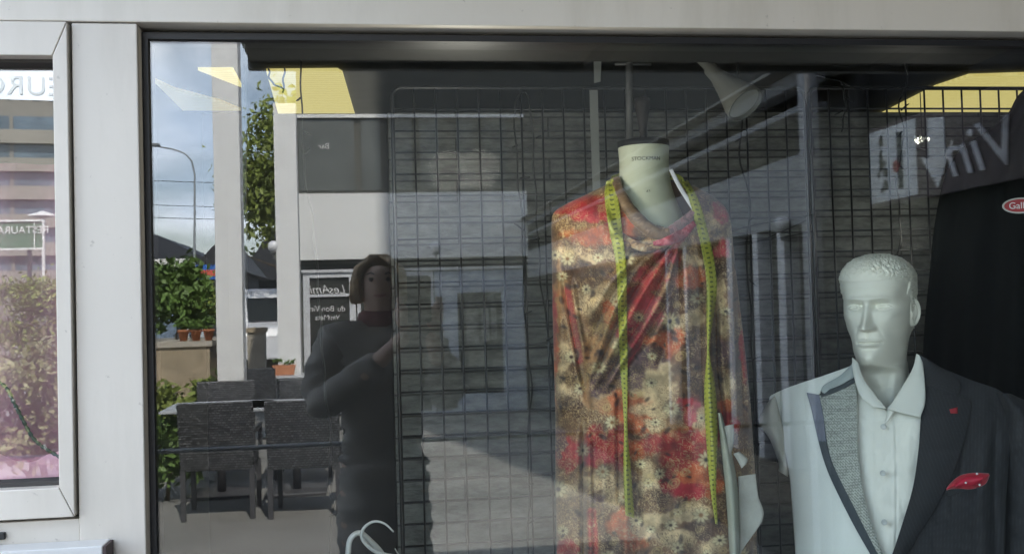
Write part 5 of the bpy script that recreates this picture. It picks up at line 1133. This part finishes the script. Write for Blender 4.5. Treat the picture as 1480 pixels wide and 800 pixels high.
# railing behind the photographer
RY = -3.1
zr = MR(480, 641, -RY).z; rl = thing('handrail', 'low thin grey handrail crossing behind the photographer', 'railing', (0, RY, 0))
MB().tube([(-2.2,0,zr-.0),(3.4,0,zr)], .011, 8).obj('rail', mat('rail_grey', (.24,.25,.25), .4), rl, True); 
for xx in (-2.15, 3.35): MB().tube([(xx,0,0),(xx,0,zr-.01)], .014, 8).obj('post', M_ALU, rl, True)

# wine sign on the right
XS = 2.62
def onx(px, py): d = ray(px, py); t = (XS-CAM.x)/d.x; q = CAM+d*t; return Vector((XS, -q.y, q.z))
s0 = onx(1258, 240); s1 = onx(1500, 200); zt3 = onx(1258, 196).z+.02; zb3 = onx(1258, 298).z
ws = thing('wine_sign', 'purple brown wine sign with a grape picture, an arrow and script lettering', 'sign', (XS, (s0.y+s1.y)/2, zb3))
def sbx(name, m, ya, yb, za, zb__, x0, x1): return world_child(MB().box(x0, x1, min(ya,yb), max(ya,yb), za, zb__).obj(name, m), ws)
sbx('board', mat('board_plum', (.085,.058,.062), .5), s0.y-.01, s1.y+.35, zb3-.01, zt3+.01, XS+.003, XS+.03)
yp1 = onx(1325, 240).y; sbx('picture_panel', mat('panel_white', (.8,.82,.82), .6), s0.y, yp1, zb3+.01, zt3-.01, XS-.001, XS+.002)
def blob(name, m, cy, cz, ry, rz_, x=XS-.004, n=20):
    return world_child(MB().prism([(x, cy+ry*math.cos(2*math.pi*i/n), cz+rz_*math.sin(2*math.pi*i/n)) for i in range(n)], (.002,0,0)).obj(name, m), ws)
gm = mat('grape_grey', (.05,.06,.06), .6); gr = random.Random(2); wds = (yp1-s0.y); mbg = MB()
for k in range(30):
    f1 = gr.random(); cy = s0.y+wds*(.22+.26*(1-f1)*gr.uniform(-1,1)*.6+.05); cz = zb3+.06+(zt3-zb3-.11)*f1; rr_ = .014*gr.uniform(.8,1.3)
    mbg.prism([(XS-.004-.0005*(k % 5), cy+rr_*math.cos(i*.785), cz+rr_*math.sin(i*.785)) for i in range(8)], (.002,0,0))
world_child(mbg.obj('grapes', gm), ws)
sbx('bottle', gm, s0.y+wds*.62, s0.y+wds*.72, zb3+.06, zt3-.05, XS-.005, XS-.0015); blob('bottle_label', mat('label_red', (.3,.05,.05), .6), s0.y+wds*.60, zb3+.17, wds*.07, .03, XS-.008)
ay = onx(1355, 240).y; zm = (zt3+zb3)/2; aw = abs(wds)*.34
world_child(MB().prism([(XS-.003, ay-aw*.45, zt3-.03),(XS-.003, ay+aw*.45, zt3-.05),(XS-.003, ay+aw*.45, zm-.02),(XS-.003, ay+aw*.9, zm+.03),(XS-.003, ay, zb3+.02),(XS-.003, ay-aw*.9, zm-.01),(XS-.003, ay-aw*.45, zm-.03)], (.003,0,0)).obj('arrow', mat('arrow_white', (.8,.8,.8), .6)), ws)
me = text_mesh('Vin', .30, .002, .35); yv = onx(1425, 240).y
for v_ in me.vertices: v_.co = Vector((XS-.002-v_.co.z, yv-v_.co.x*1.35, zb3+.055+v_.co.y*1.0))
world_child(link('lettering', me, mat('chalk_grey', (.75,.75,.8), .7)), ws)
for yy in (s0.y-.1, s1.y+.1): world_child(MB().tube([(XS+.016,yy,zt3+.012),(XS+.016,yy,ZC-.001)], .008, 6).obj('hanger', M_ALU), ws)

# ------------------------------------------------------------------ the photographer
def skin(name, verts, edges, rad, root=0, sub=2):
    me = bpy.data.meshes.new(name); me.from_pydata(verts, edges, []); o = bpy.data.objects.new(name, me); COL.objects.link(o)
    m = o.modifiers.new('skin', 'SKIN'); m.use_smooth_shade = True
    for i, r_ in enumerate(rad): me.skin_vertices[0].data[i].radius = (r_, r_) if not isinstance(r_, tuple) else r_
    me.skin_vertices[0].data[root].use_root = True
    s_ = o.modifiers.new('sub', 'SUBSURF'); s_.levels = s_.render_levels = sub
    dg = bpy.context.evaluated_depsgraph_get(); m2 = bpy.data.meshes.new_from_object(o.evaluated_get(dg)); bpy.data.objects.remove(o); return m2
ph = mp_(548, 400, 3.86); px0, py0 = ph.x, ph.y
zt4 = mp_(548, 362, 3.86).z              # crown
person = thing('person', 'person in dark grey coat with light brown bobbed hair raising a phone in both hands', 'person', (px0, py0, 0))
k = zt4/1.72
def S(x, y, z): return (x*k, y*k, z*k)
# x to the viewer's right in the mirror equals real +x; the person faces +y
V_ = [S(0,0,.95),S(0,.0,1.12),S(0,-.01,1.28),S(.0,-.02,1.40),S(.0,-.01,1.475),S(0,.015,1.53),S(0,.02,1.60),S(0,.0,1.665),
      S(-.16,-.02,1.39),S(-.215,.10,1.16),S(-.05,.27,1.29),S(.09,.31,1.42),
      S(.16,-.02,1.39),S(.235,.08,1.17),S(.20,.27,1.30),S(.165,.31,1.42),
      S(-.09,0,.90),S(-.10,.02,.50),S(-.10,-.01,.09),S(-.11,.13,.03),S(.09,0,.90),S(.10,.02,.50),S(.10,-.01,.09),S(.11,.13,.03)]
E_ = [(0,1),(1,2),(2,3),(3,4),(4,5),(5,6),(6,7),(3,8),(8,9),(9,10),(10,11),(3,12),(12,13),(13,14),(14,15),(0,16),(16,17),(17,18),(18,19),(0,20),(20,21),(21,22),(22,23)]
RA = [(.135,.10),(.115,.09),(.135,.10),(.10,.075),.05,(.062,.075),(.072,.088),(.055,.065),.058,.045,.034,.026,.058,.045,.034,.026,.09,.06,.042,.036,.09,.06,.042,.036]
RA = [((r_[0]*k, r_[1]*k) if isinstance(r_, tuple) else r_*k) for r_ in RA]
me = skin('body', V_, E_, RA); M_HSK = mat('skin', (.70,.50,.40), .55, var=.06)
# face features on the head: push a nose, brow and chin forward
for v_ in me.vertices:
    x, y, z = v_.co.x/k, v_.co.y/k, v_.co.z/k
    if z > 1.5 and y > .04: v_.co.y += k*(.020*math.exp(-(x/.012)**2-((z-1.585)/.018)**2) + .006*math.exp(-((z-1.54)/.01)**2-(x/.02)**2) - .010*(math.exp(-((abs(x)-.03)/.014)**2-((z-1.612)/.010)**2)))
body = link('body', me, M_HSK, person, True)
# hands: palm and fingers closed round the phone
def hand(wx, wy, wz, sx):
    V = [S(wx,wy,wz),S(wx+sx*.01,wy+.01,wz+.045),S(wx+sx*.014,wy+.012,wz+.08)]; E = [(0,1),(1,2)]; Rr = [.022*k,.030*k,.026*k]
    for i in range(4):
        b = len(V); zz = wz+.05+.018*i; V += [S(wx+sx*.025,wy+.03,zz),S(wx+sx*.030,wy+.058-.003*i,zz+.004),S(wx+sx*.008,wy+.070-.004*abs(i-1),zz+.006)]; E += [(1 if i < 2 else 2, b),(b,b+1),(b+1,b+2)]; Rr += [.0095*k,.0088*k,.0075*k]
    b = len(V); V += [S(wx-sx*.012,wy+.01,wz+.05),S(wx-sx*.018,wy+.0,wz+.085)]; E += [(1,b),(b,b+1)]; Rr += [.011*k,.0085*k]
    return skin('hand', V, E, Rr, 0, 2)
bm = bmesh.new(); bm.from_mesh(me)
for a_ in ((.085,.30,1.425,-1),(.172,.30,1.425,1)):
    e_ = hand(*a_); bm.from_mesh(e_)
bm.to_mesh(me); bm.free(); me.polygons.foreach_set('use_smooth', [True]*len(me.polygons))
fm = MB()
for s_ in (-1, 1):
    fm.lathe([(max(.0085*k*math.sin(math.pi*i/8), 1e-4), -.0085*k*math.cos(math.pi*i/8)) for i in range(9)], S(s_*.031,.088,1.611), 12); fm.tube([S(s_*.018,.100,1.630), S(s_*.032,.098,1.635), S(s_*.046,.088,1.629)], [.003*k,.004*k,.002*k], 6)
fm.obj('eyes', mat('dark_eyes', (.03,.02,.015), .4), person, True)
MB().tube([S(-.022,.098,1.553), S(0,.106,1.551), S(.022,.098,1.553)], [.002*k,.0055*k,.002*k], 8).obj('mouth', mat('lips', (.40,.15,.13), .5), person, True)
# hair: a bob of strands
hr = MB(); rr = random.Random(4)
for i in range(420):
    a_ = rr.uniform(-2.05, 2.05); c0 = rr.uniform(.05, 1.0)     # angle from the back
    th_ = a_; top = Vector(S(0,.0,1.69)); dirv = Vector((math.sin(th_), -math.cos(th_), 0)); drop = rr.uniform(.13,.20)
    p0_ = top + dirv*k*.03*c0 + Vector((0,0,.012*k)); p1_ = Vector(S(0,.01,1.655)) + Vector((dirv.x*.078, dirv.y*.098, 0))*k*rr.uniform(.95,1.08); p2_ = Vector(S(0,.01,1.60)) + Vector((dirv.x*.094, dirv.y*.106, 0))*k*rr.uniform(.95,1.08); p3_ = p2_ + Vector((rr.uniform(-.012,.012), rr.uniform(-.01,.01), -drop*.38))*k
    hr.tube([p0_, p1_, p2_, p3_], [.007,.009,.009,.003], 5)
hr.obj('hair', mat('light_brown_hair', (.60,.44,.27), .5, var=.3, scale=30), person, True)
# coat: torso shell, sleeves, long skirt
CV = [S(0,0,.28),S(0,0,.60),S(0,0,.95),S(0,.0,1.12),S(0,-.01,1.28),S(0,-.02,1.405),S(0,-.015,1.455),S(-.17,-.02,1.39),S(-.235,.09,1.15),S(-.08,.25,1.27),S(-.0,.275,1.335),S(.17,-.02,1.39),S(.25,.07,1.16),S(.212,.25,1.28),S(.19,.285,1.345)]
CE = [(0,1),(1,2),(2,3),(3,4),(4,5),(5,6),(5,7),(7,8),(8,9),(9,10),(5,11),(11,12),(12,13),(13,14)]
CR = [(.21,.17),(.19,.15),(.175,.135),(.155,.12),(.17,.13),(.13,.10),(.07,.065),.085,.072,.058,.046,.085,.072,.058,.046]
CR = [((r_[0]*k, r_[1]*k) if isinstance(r_, tuple) else r_*k) for r_ in CR]
me = skin('coat', CV, CE, CR, 3, 3)
for v_ in me.vertices:
    p = v_.co; n_v = mn.noise(Vector((p.x*6, p.y*6, p.z*26+3*mn.noise(p*5))))
    v_.co += (v_.co-Vector((0,0,p.z))).normalized()*.034*n_v
link('coat', me, mat('dark_coat', (.36,.34,.31), .8, var=.3, scale=6, bump=.5, bscale=40), person, True)
sc2 = MB().lathe([(.075*k,1.44*k),(.085*k,1.46*k),(.078*k,1.49*k),(.062*k,1.50*k)], (0,0,0), 24).obj('scarf', mat('dusty_scarf', (.22,.08,.08), .8, var=.4, scale=20), person, True)
pc = thing('phone', 'black phone held up by the photographer', 'phone', (px0+.128*k, py0+.345*k, 1.455*k))
MB().box(-.040,.040,-.0045,.0045,0,.155).obj('case', mat('phone_black', (.012,.012,.014), .3), pc, bevel=.004)
MB().lathe([(.006,0),(.006,.0015)], (.022,.0046,.135), 16, Matrix.Rotation(R(-90), 3, 'X')).obj('lens', mat('phone_lens', (.3,.3,.32), .1), pc)
